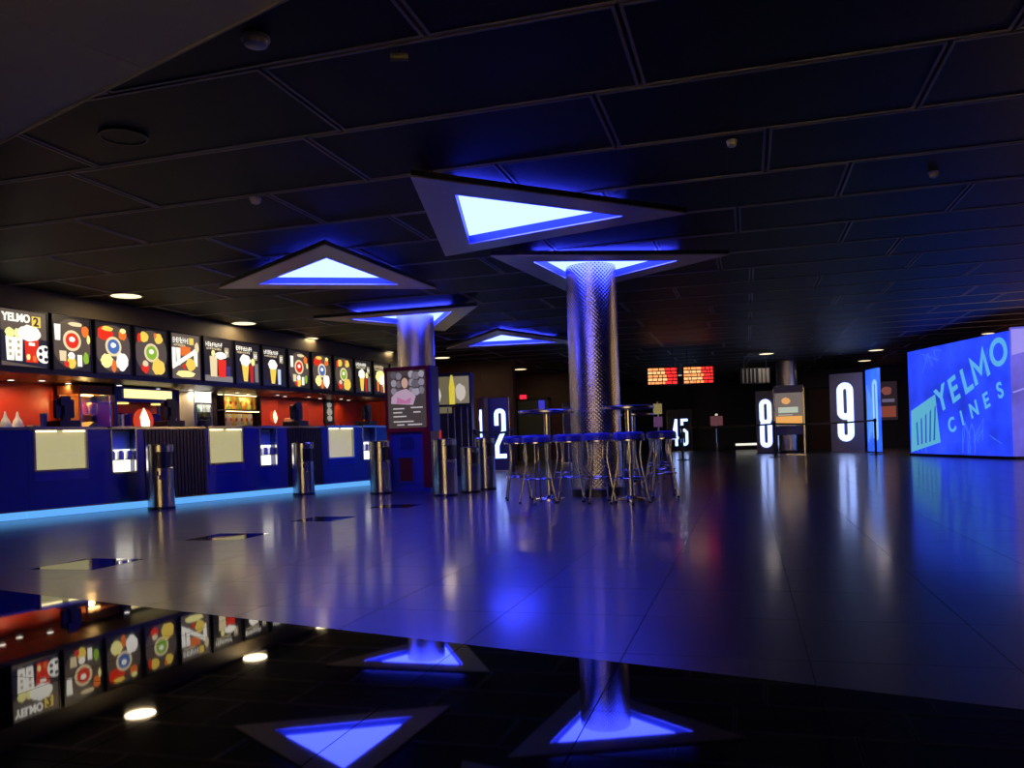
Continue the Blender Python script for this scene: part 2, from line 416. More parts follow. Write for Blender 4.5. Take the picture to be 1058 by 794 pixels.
obj('door_handle', tube([(-6.6, -.1, .95), (-6.6, -.1, 1.25)], .015), M_steel, dr)
wr = struct('wall_right', box(0, 46, 0, .2, 0, 3.0), M_darkwall, (6.4, 37, 0), -PI / 2)
for k in range(17):
    obj('wall_panel', box(4.0 + k * 1.1 + .03, 4.0 + (k + 1) * 1.1 - .03, -.05, 0, .05, 2.94), M_brown, wr)
wrr = struct('wall_right_rear', box(1.9, 6.4, 0, .2, 0, 3.0), M_darkwall, (0, 33.0, 0))
d2o = struct('door_2', box(2.30, 3.0, -.05, 0, 0, 2.25), M_brown, (0, 33.0, 0))
obj('door_frame', join(box(2.22, 2.30, -.07, 0, 0, 2.32), box(3.0, 3.08, -.07, 0, 0, 2.32), box(2.22, 3.08, -.07, 0, 2.25, 2.32)), M_dark, d2o)

# ------------------------------------------------------------------ CEILING LIGHT COFFERS
M_light = em(PANEL_LIGHT, 1.0)
M_reveal = mat('coffer_reveal', (.06, .09, .20), .5)
def coffer(label, cx, cy, base, ro=1.62, ri=1.01):
    cx *= .986; cy *= .986
    t = thing('ceiling_light_coffer', label, 'ceiling light', (cx, cy, 2.82), 0, 'triangular ceiling light coffers')
    P = lambda r, k: (r * math.cos(R(base + 120 * k)), r * math.sin(R(base + 120 * k)))
    for k in range(3):
        a, b, c, d = P(ro, k), P(ro, k + 1), P(ri, k + 1), P(ri, k)
        obj('frame_plate', prism([a, b, c, d], 0, .012), M_frame, t)
        n = ((a[0] + b[0]) / ro * .02, (a[1] + b[1]) / ro * .02)
        i1, i2 = P(ri - .004, k), P(ri - .004, k + 1); j1, j2 = P(ri + .02, k), P(ri + .02, k + 1)
        obj('reveal', prism([i1, i2, j2, j1], .012, .09), M_reveal, t)
        o1, o2 = P(ro - .01, k), P(ro - .01, k + 1); q1, q2 = P(ro - .04, k), P(ro - .04, k + 1)
        obj('halo_baffle', prism([q1, q2, o2, o1], .012, .060), M_dark, t)  # lip added to hide the bright gap and limit the halo
        hx, hy = P(ro * .82, k); obj('hanger_rod', tube([(hx, hy, .012), (hx, hy, .13)], .008, 8), M_dark, t)
    obj('light_panel', prism([P(ri + .015, k) for k in range(3)], .09, .098), M_light, t)
    return t
coffer('dark triangular coffer with glowing panel nearest the camera, its broad grey side on the left', -2.06, 7.62, 15)
coffer('triangular coffer with apex pointing at the camera, hung left of the two columns', -4.93, 9.22, 57)
coffer('triangular coffer around the top of the big embossed column', -1.76, 10.30, -7)
coffer('triangular coffer around the top of the column behind the poster kiosk', -5.43, 13.05, -29)
coffer('small-looking far triangular coffer seen between the two columns', -4.85, 16.95, 39, 1.75, 1.12)

# ------------------------------------------------------------------ COLUMNS
def column(label, x, y, r=.318, h=2.935, group='embossed steel columns'):
    t = thing('steel_column', label, 'column', (x, y, 0), 0, group)
    obj('base', lathe([(r + .015, 0), (r + .015, .09), (r + .002, .10)], 48), M_black, t, smooth=True)
    z0 = .10; segs = [z0 + (h - z0) * k / 3 for k in range(4)]
    for k in range(3):
        obj('shaft_sheet', lathe([(r - .004, segs[k]), (r, segs[k] + .004), (r, segs[k + 1] - .003), (r - .004, segs[k + 1])], 64), M_column, t, smooth=True)
    return t
column('large embossed steel column with bar stools around its foot', -1.85, 10.38)
column('embossed steel column behind the red framed poster kiosk', -5.38, 13.06)
column('far grey column behind the lit poster stand', 1.26, 27.6, .32)

# ------------------------------------------------------------------ BAR COUNTER (front line 15 degrees off the ceiling grid)
CA = Vector((-8.24, 7.43)); cdir = Vector((0.2602, 0.9655)); CRZ = math.atan2(cdir.y, cdir.x)
def Cp(s): q = CA + cdir * s; return (q.x, q.y, 0)
HT = 1.09
M_kick = em((.12, .42, .90), 1.0)
M_case = em((1.0, .95, .78), 2.6)
M_glow = em((1.0, .85, .45), 3.0)
M_back = em((.48, .43, .20), 1.0)
def unit(label, s0, s1, m, window=None, case=None, ribs=False):
    L = s1 - s0
    t = thing('counter_unit', label, 'counter', Cp(s0), CRZ, 'bar counter units')
    b = [box(.002, L - .002, .30, .62, .12, HT - .04), box(.002, L - .002, .10, .62, .0, .02)]
    # front skin around openings, per vertical strip
    ops = sorted([o for o in (window, case) if o])
    x = .002; g = []
    for (a, c, zb) in ops:
        g += [box(x, a - s0, 0, .30, .11, HT - .04), box(a - s0, c - s0, 0, .30, .11, zb)]
        x = c - s0
    g.append(box(x, L - .002, 0, .30, .11, HT - .04))
    obj('body', join(*b, *g), m, t)
    if ribs:
        k = int(L / .055)
        for i in range(k): obj('rib', bbox(i * L / k + .008, (i + 1) * L / k - .008, -.014, 0, .13, HT - .05, .004), m, t)
    obj('plinth_light', box(.004, L - .004, .055, .09, .004, .10), M_kick, t)
    obj('plinth_lip', box(.002, L - .002, .0, .012, .095, .112), M_steel, t)
    if window:
        a, c, zb = window[0] - s0, window[1] - s0, window[2]
        w_ = obj('display_window', join(box(a, c, -.012, .02, zb, zb + .025), box(a, a + .025, -.012, .02, zb, HT), box(c - .025, c, -.012, .02, zb, HT), box(a, c, -.012, .02, HT - .035, HT)), M_steel, t)
        obj('backboard', box(a + .001, c - .001, .05, .07, zb, HT - .04), M_back, w_)
        obj('glass', box(a + .02, c - .02, .002, .006, zb + .02, HT - .035), M_glass, w_)
        obj('apron', box(a, c, -.010, -.001, zb - .11, zb - .005), M_blue, w_)
        for k in (0, 1):
            m0 = a + .04 + k * (c - a) * .52; m1 = m0 + (c - a) * .38
            obj('strip_lamp', box(m0, m1, .015, .045, HT - .062, HT - .042), M_glow, w_)
    if case:
        a, c, zb = case[0] - s0, case[1] - s0, case[2]
        w_ = obj('lit_case', join(box(a, c, -.012, .02, zb, zb + .02), box(a, a + .02, -.012, .02, zb, HT), box(c - .02, c, -.012, .02, zb, HT), box(a, c, -.012, .02, HT - .03, HT)), M_steel, t)
        obj('light_back', box(a + .001, c - .001, .15, .17, zb + .02, HT - .30), M_case, w_)
        obj('upper_back', box(a + .001, c - .001, .15, .17, HT - .295, HT - .05), mat('blue_reflection_back', (.25, .40, .75), .4), w_)  # blue glass reflection painted into the colour of this back
        for sz in (zb + .17, HT - .30):
            obj('shelf', box(a + .02, c - .02, .05, .149, sz, sz + .012), M_glass if sz > .7 else M_steel, w_)
        n = 3
        for i in range(n):
            xx = a + .06 + (c - a - .12) * i / (n - 1)
            obj('snack_pack', flat([(xx - .04, zb + .182), (xx + .04, zb + .182), (xx + .045, zb + .27), (xx + .02, zb + .30), (xx - .03, zb + .285)], .06, .11), M_white, w_)
    return t
unit('plain navy counter unit at the left edge', -1.6, .33, M_navy)
unit('navy counter unit with the widest yellowish display window, left of the nearest bin', .33, 1.86, M_navy, (.40, 1.07, .55), (1.38, 1.75, .48))
unit('dark ribbed counter unit beside the nearest bin', 1.86, 2.85, M_ribbed, ribs=True)
unit('navy counter unit with square display window in the middle of the counter', 2.85, 4.42, M_navy, (2.89, 3.53, .53), (3.84, 4.20, .46))
unit('dark ribbed counter unit behind the second bin', 4.42, 5.20, M_ribbed, ribs=True)
unit('navy counter unit at the far end with the smallest window', 5.20, 6.95, M_navy, (5.33, 5.99, .52), (6.21, 6.58, .46))
tp = thing('counter_worktop', 'long dark worktop running along the bar counter', 'worktop', Cp(0), CRZ)
obj('slab', box(-1.6, 6.97, .022, .64, HT - .038, HT), M_top, tp)
obj('edge_band', box(-1.6, 6.97, .0205, .022, HT - .034, HT - .004), M_steel, tp)

# ------------------------------------------------------------------ MENU BOARDS
edges = [(.19, .90), (.96, 1.60), (1.66, 2.32), (2.38, 3.06), (3.12, 3.80), (3.86, 4.60), (4.66, 5.34), (5.41, 6.13), (6.19, 6.92), (6.98, 7.72), (7.78, 8.56), (8.62, 9.36), (9.42, 10.16), (10.22, 10.95)]
kinds = ['combo', 'red', 'blue', 'green', 'six', 'cups', 'cone', 'solo', 'red', 'blue', 'green', 'cone', 'corn', 'solo']
ORD = ['first', 'second', 'third', 'fourth', 'fifth', 'sixth', 'seventh', 'eighth', 'ninth', 'tenth', 'eleventh', 'twelfth', 'thirteenth', 'fourteenth', 'fifteenth', 'last']
labels = ['menu light box lettered YELMO with two cups and a red popcorn bucket, leftmost', 'menu light box with a large red disc, second from the left',
 'menu light box with a large blue disc, left of the large green disc', 'menu light box with a large green disc above the lit sign of the snack cabinet',
 'menu light box with a white diagonal film strip', 'menu light box with white cup and red bucket, above the fridge',
 'menu light box with white popcorn cone and thin red cup', 'menu light box with a single popcorn cone and white straw cup',
 'smaller-looking menu light box with a red disc, right of the single popcorn cone', 'smaller-looking menu light box with a blue disc further down the counter',
 'smaller-looking menu light box with a green disc further down the counter', 'narrow-looking menu light box with popcorn cone, right of the far green disc',
 'yellowish menu light box with popcorn close to the red poster kiosk', 'last menu light box, mostly hidden behind the poster kiosk']
BZ0, BZ1 = 1.90, 2.67
BG = ink(34, 29, 28); BGR = ink(92, 80, 70); WH = ink(255, 250, 235); YE = ink(235, 200, 80); RD = ink(215, 45, 20); LW = ink(225, 205, 160)
DK = ink(30, 30, 45); GY = ink(120, 115, 110); BL = ink(70, 105, 170); GN = ink(130, 175, 40); OR = ink(225, 110, 40); PY = ink(245, 235, 150); VI = ink(60, 50, 110)
def board(i):
    s0, s1 = edges[i]; kind = kinds[i]; W = s1 - s0; H = BZ1 - BZ0; rng = random.Random(i * 5 + 1)
    t = thing('menu_board', labels[i], 'menu board', Wp((s0 + s1) / 2, .30, BZ0), RZB, 'backlit menu boards above the bar')
    w = W / 2
    obj('frame', join(box(-w, w, -.0, .10, 0, .02), box(-w, w, 0, .10, H - .02, H), box(-w, -w + .02, 0, .10, .02, H - .02), box(w - .02, w, 0, .10, .02, H - .02), box(-w, w, .09, .10, .02, H - .02)), M_black, t)
    obj('print_panel', box(-w + .02, w - .02, .012, .02, .02, H - .02), BGR if kind in ('combo', 'six') else BG, t)
    lay = [0]
    def art(nm, g2d, m):
        lay[0] += 1; y = .012 - .0006 * lay[0]
        return obj(nm, flat([(max(-w + .021, min(w - .021, a)), max(.021, min(H - .021, b))) for a, b in g2d], y, y + .0006 * lay[0]), m, t)
    def quad(nm, x0, x1, z0, z1, m, tp=0): return art(nm, [(x0, z0), (x1, z0), (x1 + tp, z1), (x0 - tp, z1)], m)
    def reel(cx, cz, r, c):
        ring = art('disc_rim', circ(r, 28, cx, cz), LW); art('disc', circ(r * .74, 28, cx, cz), c); art('disc_emblem', blob(cx - r * .02, cz + r * .12, r * .36, r * .30, rng, 12), WH)
    def words(nm, x0, x1, z0, z1, m, seed=0):      # small blurred-looking lettering, each glyph a bar or hook
        lay[0] += 1; y = .012 - .0006 * lay[0]; rg = random.Random(seed + i); gs = []; x = x0
        while x < x1 - .02:
            wd = rg.uniform(.022, .045); sg = (z1 - z0) * rg.uniform(.85, 1.0); b_ = .35 * wd
            gs.append(box(x, x + b_, y, .012, z0, z0 + sg)); gs.append(box(x + b_, min(x + wd, x1), y, .012, z0 + sg * .42, z0 + sg * .62))
            if rg.random() < .6: gs.append(box(x + b_, min(x + wd, x1), y, .012, z0 + sg * .82, z0 + sg))
            if rg.random() < .5: gs.append(box(x + b_, min(x + wd, x1), y, .012, z0, z0 + sg * .18))
            x += wd + .012
        return obj(nm, join(*gs), m, t)
    if kind == 'combo':
        art('backdrop', [(-w + .02, H * .10), (w - .02, H * .02), (w - .02, H * .5), (-w + .02, H * .62)], DK)
        for dx in (-.20, -.085):
            quad('printed_cup', dx - .05, dx + .05, .09, .40, WH, .012); art('printed_popcorn', blob(dx, .45, .075, .07, rng), PY)
            for kk in range(3): quad('cup_letter', dx - .018, dx + .018, .15 + kk * .08, .19 + kk * .08, ink(180, 160, 140))
        quad('printed_bucket', .02, .19, .08, .40, RD, .02); art('printed_popcorn', blob(.07, .46, .19, .12, rng, 22), WH)
        quad('bucket_stripe', .06, .15, .30, .34, WH); art('bucket_motif', blob(.05, .15, .03, .045, rng), PY); art('bucket_motif', blob(.14, .13, .03, .05, rng), OR)
        art('film_reel', circ(.12, 24, .29, .20), WH); 
        for kk in range(5): art('reel_hole', circ(.028, 10, .285 + .07 * math.cos(kk * 1.256), .20 + .07 * math.sin(kk * 1.256)), DK)
        quad('number_plate', .12, .24, .55, .69, YE); text('printed_number', '2', .16, DK, t, (.13, -.004, .565), bold=.004)
        text('printed_lettering', 'YELMO', .145, WH, t, (-.31, -.003, .60), 0, bold=.005, sx=.85)
    elif kind in ('red', 'blue', 'green'):
        art('backdrop', circ(.345, 36, .0, H * .50, .93), ink(84, 72, 62))
        c = {'red': RD, 'blue': BL, 'green': GN}[kind]
        if kind == 'red':
            quad('printed_cup', -.27, -.19, .42, .64, WH, .01)
            art('printed_snack', blob(.06, .665, .13, .035, rng), LW)
            art('printed_snack', blob(.22, .58, .07, .09, rng), OR); art('printed_cup', blob(.27, .47, .03, .07, rng), PY)
            reel(0, H * .56, .145, c)
            quad('printed_cup', -.20, -.11, .14, .28, LW, .01); art('printed_bucket', blob(-.02, .13, .08, .10, rng), YE); art('printed_popcorn', blob(-.02, .22, .06, .06, rng), WH)
            quad('printed_cup', .08, .15, .08, .24, WH); art('printed_snack', blob(.22, .20, .05, .09, rng), GN); art('printed_snack', blob(-.10, .10, .04, .05, rng), RD)
        elif kind == 'blue':
            art('printed_bucket', blob(-.14, .60, .17, .11, rng), RD); art('printed_snack', blob(-.10, .67, .12, .04, rng), YE); art('printed_snack', blob(.17, .60, .08, .09, rng), OR); art('printed_snack', blob(.18, .66, .06, .045, rng), PY)
            reel(0, H * .54, .145, c)
            art('printed_popcorn', blob(-.13, .20, .12, .12, rng, 20), PY); art('printed_popcorn', blob(.15, .20, .12, .15, rng, 20), WH); art('printed_snack', blob(.0, .13, .05, .10, rng), OR)
        else:
            art('printed_snack', blob(-.14, .62, .10, .09, rng), YE); art('printed_snack', blob(.15, .62, .10, .09, rng), YE); art('printed_cup', blob(-.24, .60, .04, .08, rng), RD); art('printed_cup', blob(.08, .66, .03, .05, rng), OR)
            reel(0, H * .50, .145, c)
            art('printed_snack', blob(-.13, .15, .09, .10, rng), RD); art('printed_popcorn', blob(-.13, .21, .06, .05, rng), LW); art('printed_popcorn', blob(.13, .17, .15, .14, rng, 20), YE)
    elif kind == 'six':
        words('printed_heading', -.28, .06, .60, .70, WH); words('printed_heading', -.26, .02, .55, .585, LW, 3); quad('number_plate', .08, .18, .59, .70, YE)
        for a in (-.27, -.17, .22): quad('printed_cup', a - .035, a + .035, .24, .52, WH, .01)
        quad('printed_bucket', -.12, .10, .40, .55, OR); art('printed_bucket', blob(.10, .26, .12, .11, rng), YE); art('printed_snack', blob(-.05, .22, .04, .05, rng), RD)
        art('film_strip', [(-.30, .17), (.24, .46), (.22, .53), (-.31, .24)], WH); art('printed_popcorn', blob(.25, .55, .05, .10, rng), LW)
        art('printed_popcorn', blob(-.02, .10, .24, .06, rng), PY)
    else:
        words('printed_heading', -.30, .12, .61, .69, WH if kind != 'corn' else LW); words('printed_subheading', -.28, .08, .56, .595, LW, 7); quad('price_plate', .16, .27, .46, .62, ink(150, 140, 110)); words('price_figures', .175, .26, .49, .59, WH, 9)
        quad('backdrop', -w + .02, w - .02, .02, .12, GY if kind == 'cups' else DK)
        if kind == 'cups':
            quad('printed_cup', -.20, -.05, .10, .45, LW, .015); art('straw_top', blob(-.13, .50, .05, .06, rng), PY)
            quad('printed_bucket', .0, .17, .10, .40, RD, .02); art('printed_popcorn', blob(.06, .47, .15, .07, rng), WH); quad('printed_panel', .20, .29, .12, .30, VI)
        elif kind == 'cone':
            art('printed_cone', [(-.12, .06), (-.02, .06), (.03, .40), (-.17, .40)], YE); art('printed_popcorn', blob(-.07, .44, .15, .12, rng), WH)
            quad('printed_cup', .06, .14, .05, .36, ink(180, 35, 20), .01); art('straw_top', blob(.14, .42, .06, .07, rng), PY); quad('printed_panel', .19, .28, .06, .40, GY)
        elif kind == 'solo':
            art('printed_cone', [(-.10, .06), (.0, .06), (.06, .38), (-.14, .38)], YE); art('printed_popcorn', blob(-.05, .42, .15, .11, rng), WH)
            quad('printed_cup', .10, .18, .05, .34, ink(190, 205, 225), .006)
        else:
            art('printed_popcorn', blob(-.04, .42, .24, .17, rng, 20), PY); art('printed_popcorn', blob(.08, .33, .20, .16, rng, 20), WH)
            quad('printed_cup', -.04, .04, .06, .24, ink(150, 80, 50), .01); quad('printed_cup', .08, .16, .06, .26, LW, .01); quad('printed_cup', -.2, -.12, .08, .3, OR, .01)
for i in range(len(edges)): board(i)
fa = struct('trim_2', box(-2.5, 11.4, .0, .06, 2.675, 2.95), mat('brown_black_fascia', (.10, .08, .05), .6), Wp(0, .30), RZB)
sf = struct('trim_3', box(-2.5, 11.4, .02, 1.42, 1.84, 1.895), mat('soffit_brown', (.035, .022, .016), .4), Wp(0, .30), RZB)
obj('front_edge', box(-2.5, 11.4, .0, .02, 1.835, 1.897), M_black, sf)
# extra dark board leftmost beyond the first (runs out of frame)
# small soffit spots
M_spot = em((1.0, .93, .80), 4.0)
def spot(label, s, off, power=9, r=.045, z=1.84):
    t = thing('soffit_spotlight', label, 'spotlight', Wp(s, off, z), RZB, 'small spotlights under the menu boards')
    obj('trim_ring', ring([(r + .018, -.008), (r + .018, 0), (r, 0), (r, -.008)], 20), M_steel, t, smooth=True)
    obj('lens', lathe([(r, -.006), (r, -.001)], 20), M_spot, t)
    if power: lamp('spot_light', 'SPOT', (1.0, .72, .42), power, t, (0, 0, -.02), .04, (R(25), 0, 0), R(130))
for k, s in enumerate((.75, 1.15, 1.5, 2.1, 2.9, 3.9, 4.5, 5.2, 5.75, 6.3, 7.0, 7.5, 8.1, 8.8, 9.4, 10.0)):
    spot('small round soffit spotlight under the menu boards, %s from the left' % ORD[k], s, 1.18 + .18 * (k % 2), 15 if k % 2 == 0 else 9)

# ceiling downlights along the boards
M_dl = em((1.0, .84, .52), 1.6)
def downlight(label, x, y, power=14, r=.20, col=(1.0, .75, .42), z=CZ):
    t = thing('ceiling_downlight', label, 'downlight', (x, y, z), 0, 'round recessed ceiling downlights')
    obj('trim_ring', ring([(r + .03, -.012), (r + .03, .0), (r, .0), (r, -.012)], 28), M_rim, t, smooth=True)
    obj('lens', lathe([(r, -.008), (r, -.002)], 28), M_dl, t)
    if power: lamp('down_light', 'AREA', col, power, t, (0, 0, -.03), r * 2)
    return t
downlight('round ceiling downlight nearest, above the red disc menu board', -8.30, 9.62, 11)
downlight('round ceiling downlight above the menu board with the single popcorn cone', -8.42, 12.6, 11)
downlight('round ceiling downlight above the far red disc menu board', -8.5, 15.0, 8, .17)
downlight('round ceiling downlight beside the column behind the poster kiosk', -8.3, 18.2, 9)
downlight('round ceiling downlight above the numeral 9 sign, nearer one', 3.62, 25.5, 7, .2, (1, .86, .74))
downlight('round ceiling downlight above the numeral 9 sign, farther one', 3.8, 29.3, 5, .2, (1, .86, .74))
downlight('round ceiling downlight in front of the brown wall by numeral 2', -7.6, 20.2, 14)
downlight('added ceiling downlight over the lit poster stand, brightening it and the sign beside it', .6, 24.6, 4.5, .2, (1, .86, .74))  # lamp added to light the poster stand and its neighbouring sign
downlight('added dim bluish downlight above the numerals 45, lifting the dark rear hall', -2.4, 31.5, 4, .14, (.7, .8, 1.0))  # lamp added to lift the black background with dim bluish light
downlight('round ceiling downlight before the grey-green door', -6.8, 25.0, 9)

# ------------------------------------------------------------------ BACK BAR
bc = thing('back_counter', 'low steel back counter behind the bar under the red wall', 'counter', Wp(0, 1.05), RZB)
obj('carcass', box(-1.5, 11.3, .02, .62, .08, .91), M_dark, bc); obj('top', box(-1.52, 11.32, 0, .64, .91, .95), M_steel, bc)
for k in range(12): obj('cupboard_door', box(-1.48 + k * 1.06, -1.48 + k * 1.06 + 1.04, 0, .02, .12, .88), M_steel, bc)
BT = .95
def bottle(label, s, off):
    t = thing('sauce_bottle', label, 'bottle', Wp(s, off, BT), 0, 'sauce bottles on the back counter')
    obj('bottle_body', lathe([(.075, 0), (.08, .02), (.08, .22), (.055, .30), (.03, .34)], 20), M_white, t, smooth=True)
    obj('nozzle', lathe([(.03, .34), (.022, .37), (.008, .43)], 12), M_white, t, smooth=True)
bottle('white sauce bottle at the left edge of the photo', .94, 1.22); bottle('white sauce bottle second from the left edge', 1.14, 1.24)
def tray(s, off):
    t = thing('nacho_tray', 'shallow tray of yellow snacks beside the black till', 'tray', Wp(s, off, BT), RZB)
    obj('tray_pan', join(box(-.15, .15, -.12, .12, 0, .16), box(-.16, .16, -.13, .13, .16, .175)), M_steel, t)
    rg = random.Random(2)
    for k in range(9):
        x, y = rg.uniform(-.12, .12), rg.uniform(-.09, .09)
        obj('nacho', flat([(x - .06, .18), (x + .06, .18 + rg.uniform(0, .03)), (x, .24 + rg.uniform(0, .05))], y, y + .012), mat('corn_yellow', (.75, .50, .08), .6), t)
tray(1.79, 1.25)
def tin(name, label, s, off, r, h, m):
    t = thing(name, label, 'container', Wp(s, off, BT), 0)
    obj('can_body', lathe([(r * .96, 0), (r, .01), (r, h - .015), (r * .97, h)], 24), m, t, smooth=True)
    obj('lid', lathe([(r * 1.03, h), (r * 1.03, h + .015), (r * .5, h + .022)], 24), M_steel, t, smooth=True)
tin('blue_canister', 'slim blue canister next to the yellow snack tray', 1.54, 1.22, .05, .40, M_blue)
tin('snack_tub', 'low brown snack tub left of the slim blue canister', 1.36, 1.22, .09, .22, mat('brown_tub', (.32, .12, .05), .5))
def till(label, s, w=.36, rz=0):      # stands on the bar worktop, its screen turned to the server
    q = CA + cdir * s + Vector((-cdir.y, cdir.x)) * .36
    t = thing('till_terminal', label, 'till', (q.x, q.y, HT), CRZ + PI + rz, 'black till terminals')
    obj('base', bbox(-w / 2, w / 2, -.14, .16, 0, .09, .012), M_black, t)
    obj('stem', box(-.05, .05, .02, .09, .09, .16), M_black, t)
    obj('monitor', bbox(-w * .46, w * .46, .0, .06, .12, .36, .015), M_black, t)
    obj('screen_glass', box(-w * .42, w * .42, -.004, 0, .145, .335), mat('dark_screen', (.01, .012, .05), .1), t)
    obj('customer_display', bbox(-w * .2, w * .3, .07, .10, .28, .40, .008), M_black, t)
    obj('display_stem', box(0, .03, .075, .095, .09, .28), M_black, t)
till('black till terminal standing above the widest display window', .98, .26)
till('dark till terminal above the ribbed counter unit by the nearest bin', 2.52, .28)
till('dark till terminal on the bar behind the second bin', 4.95, .30, .2)
till('dark till terminal at the far end of the bar near the poster kiosk', 6.72, .28, .2)
def popcorn_machine():
    t = thing('popcorn_machine', 'glazed popcorn machine with warm copper kettle behind the bar', 'popcorn machine', Wp(2.42, 1.38, BT), RZB)
    w, dd = .30, .22
    obj('base', box(-w, w, -dd, dd, 0, .10), M_steel, t)
    for x in (-w + .015, w - .015):
        for y in (-dd + .015, dd - .015): obj('post', box(x - .012, x + .012, y - .012, y + .012, .10, .72), M_steel, t)
    obj('roof', box(-w - .01, w + .01, -dd - .01, dd + .01, .72, .86), mat('orange_hood', (.5, .16, .05), .35), t)
    obj('back_panel', box(-w + .02, w - .02, dd - .02, dd - .01, .10, .72), mat('copper_panel', (.65, .26, .06), .35, .5), t)
    k = obj('kettle', lathe([(.08, .40), (.11, .42), (.11, .58), (.09, .60)], 24, .08, 0), mat('copper', (.8, .38, .15), .25, 1), t, smooth=True)
    obj('kettle_arm', tube([(.08, 0, .60), (.08, 0, .72)], .012), M_steel, k)
    obj('heap_of_popcorn', flat([(-w + .03, .10), (w - .03, .10), (w - .03, .20), (.1, .24), (0, .30), (-.12, .22), (-w + .03, .18)], -dd + .05, dd - .03), mat('popcorn', (.85, .68, .30), .7, bump=.8, bscale=40), t)
    obj('glass_front', box(-w + .02, w - .02, -dd, -dd + .004, .10, .72), M_glass, t)
    obj('heat_lamp', box(-.12, .06, -.10, -.02, .700, .716), em((1, .7, .25), 8), t); lamp('kettle_fill', 'POINT', (1, .6, .2), 5, t, (-.10, -.10, .62), .04)  # point light added to warm the machine's interior
popcorn_machine()
def snack_cabinet():
    t = thing('snack_cabinet', 'blue framed self-service cabinet with glowing yellow sign', 'cabinet', Wp(3.45, 1.36, BT), RZB)
    w = .68; h = .86
    for x in (-w, w):
        for y in (-.22, .22): obj('side_post', box(x - .02, x + .02, y - .02, y + .02, 0, h), M_blue, t)
    obj('shelf', box(-w + .02, w - .02, -.24, .24, h - .24, h - .20), M_blue, t)
    hd = obj('header', box(-w + .02, w - .02, -.22, .24, h - .20, h), M_blue, t)
    sg = obj('illuminated_sign', box(-.50, .52, -.245, -.222, h - .175, h - .03), em((1.0, .80, .33), 1.35), t)
    for k in range(13): obj('sign_stroke', box(-.44 + k * .072, -.42 + k * .072, -.248, -.2455, h - .15, h - .06), em((1.0, .86, .52), 1.3), sg)
    obj('back_panel', box(-w + .02, w - .02, .225, .24, 0, h - .24), M_red, t)
    for x in (-.36, .36): obj('down_lamp', lathe([(.085, h - .262), (.09, h - .245), (.05, h - .241)], 20, x, -.05), em((1.0, .62, .14), 2.2), t)
snack_cabinet()
def cup_dispenser(label, s, off, m):
    t = thing('drink_dispenser', label, 'dispenser', Wp(s, off, BT), RZB, 'small drink dispensers in the cabinet')
    obj('tank', lathe([(.075, .05), (.085, .07), (.085, .42), (.07, .44)], 20), m, t, smooth=True)
    obj('foot', lathe([(.10, 0), (.10, .03), (.07, .05)], 20), M_black, t, smooth=True)
    obj('tap', tube([(0, -.08, .12), (0, -.13, .12), (0, -.13, .08)], .012), M_chrome, t)
cup_dispenser('steel drink dispenser at the left end inside the blue cabinet', 2.95, 1.26, M_steel)
cup_dispenser('blue drink dispenser beside the steel one inside the cabinet', 3.16, 1.30, M_blue)
cup_dispenser('dark drink dispenser right of the glowing emblem', 3.72, 1.26, M_blue)
cup_dispenser('red drink dispenser beside the dark one near the till', 3.97, 1.30, M_redpaint)
def emblem(label, s, off, z, r, pole=True):
    t = thing('glowing_emblem', label, 'sign', Wp(s, off, z), RZB, 'glowing red emblems')
    rg = random.Random(5)
    obj('red_disc', flat(circ(r, 28, 0, r + .12), -.02, .02), em((.8, .06, .015), .75), t)
    obj('white_flame', flat([(0, .10), (r * .5, .14 + r * .35), (r * .55, .12 + r * .9), (r * .25, .12 + r * 1.6), (-.01, .13 + r * 2.0), (-r * .45, .12 + r * 1.3), (-r * .35, .12 + r * .6)], -.03, -.021), em((1.0, .80, .42), 2.6), t)
    if pole: obj('stand', join(lathe([(.09, 0), (.09, .015), (.025, .03), (.02, .10)], 16), lathe([(.02, .10), (.02, .13)], 12)), M_white, t, smooth=True)
emblem('glowing red disc with white flame shape inside the blue cabinet', 3.36, 1.16, BT, .20)
emblem('small glowing red emblem under the shelf of yellow snacks, right side', 7.02, 1.30, BT + .20, .12, False)
emblem('far small glowing red emblem near the poster kiosk', 10.75, 1.30, BT + .18, .16, False)
def fridge():
    t = thing('drinks_fridge', 'white glass-door fridge full of bottles behind the bar', 'fridge', Wp(4.80, 1.40, BT), RZB)
    w = .24; h = .86
    obj('cabinet', join(box(-w, -w + .03, -.22, .25, 0, h), box(w - .03, w, -.22, .25, 0, h), box(-w, w, .22, .25, 0, h), box(-w, w, -.22, .25, 0, .03)), M_white, t)
    obj('lit_header', box(-w + .03, w - .03, -.225, .22, h - .20, h), em((1.0, .95, .80), 1.5), t)
    obj('door_frame', join(box(-w + .03, -w + .06, -.235, -.222, .03, h - .2), box(w - .06, w - .03, -.235, -.222, .03, h - .2), box(-w + .06, w - .06, -.235, -.222, .03, .06), box(-w + .06, w - .06, -.235, -.222, h - .23, h - .2)), M_steel, t)
    obj('door_glass', box(-w + .06, w - .06, -.231, -.227, .06, h - .23), M_glass, t)
    rg = random.Random(9)
    for k in range(4):
        z = .06 + k * .145; sh = obj('fridge_shelf', box(-w + .03, w - .03, -.2, .2, z - .008, z), M_steel, t)
        for i in range(5):
            c = rg.choice([(.5, .5, .5), (.1, .25, .1), (.6, .35, .1), (.3, .04, .03)])
            obj('bottle', lathe([(.026, z), (.026, z + .08), (.011, z + .105), (.011, z + .125)], 10, -w + .075 + i * .082, -.1), mat('bottle_%d' % (int(c[0] * 100)), c, .2), sh, smooth=True)
    lamp('fridge_tube', 'POINT', (1, .95, .85), 1.5, t, (0, -.16, h - .25), .05)
fridge()
pl = struct('trim_4', lathe([(.13, 0), (.13, 1.84)], 28), M_cream, Wp(4.44, 1.56))
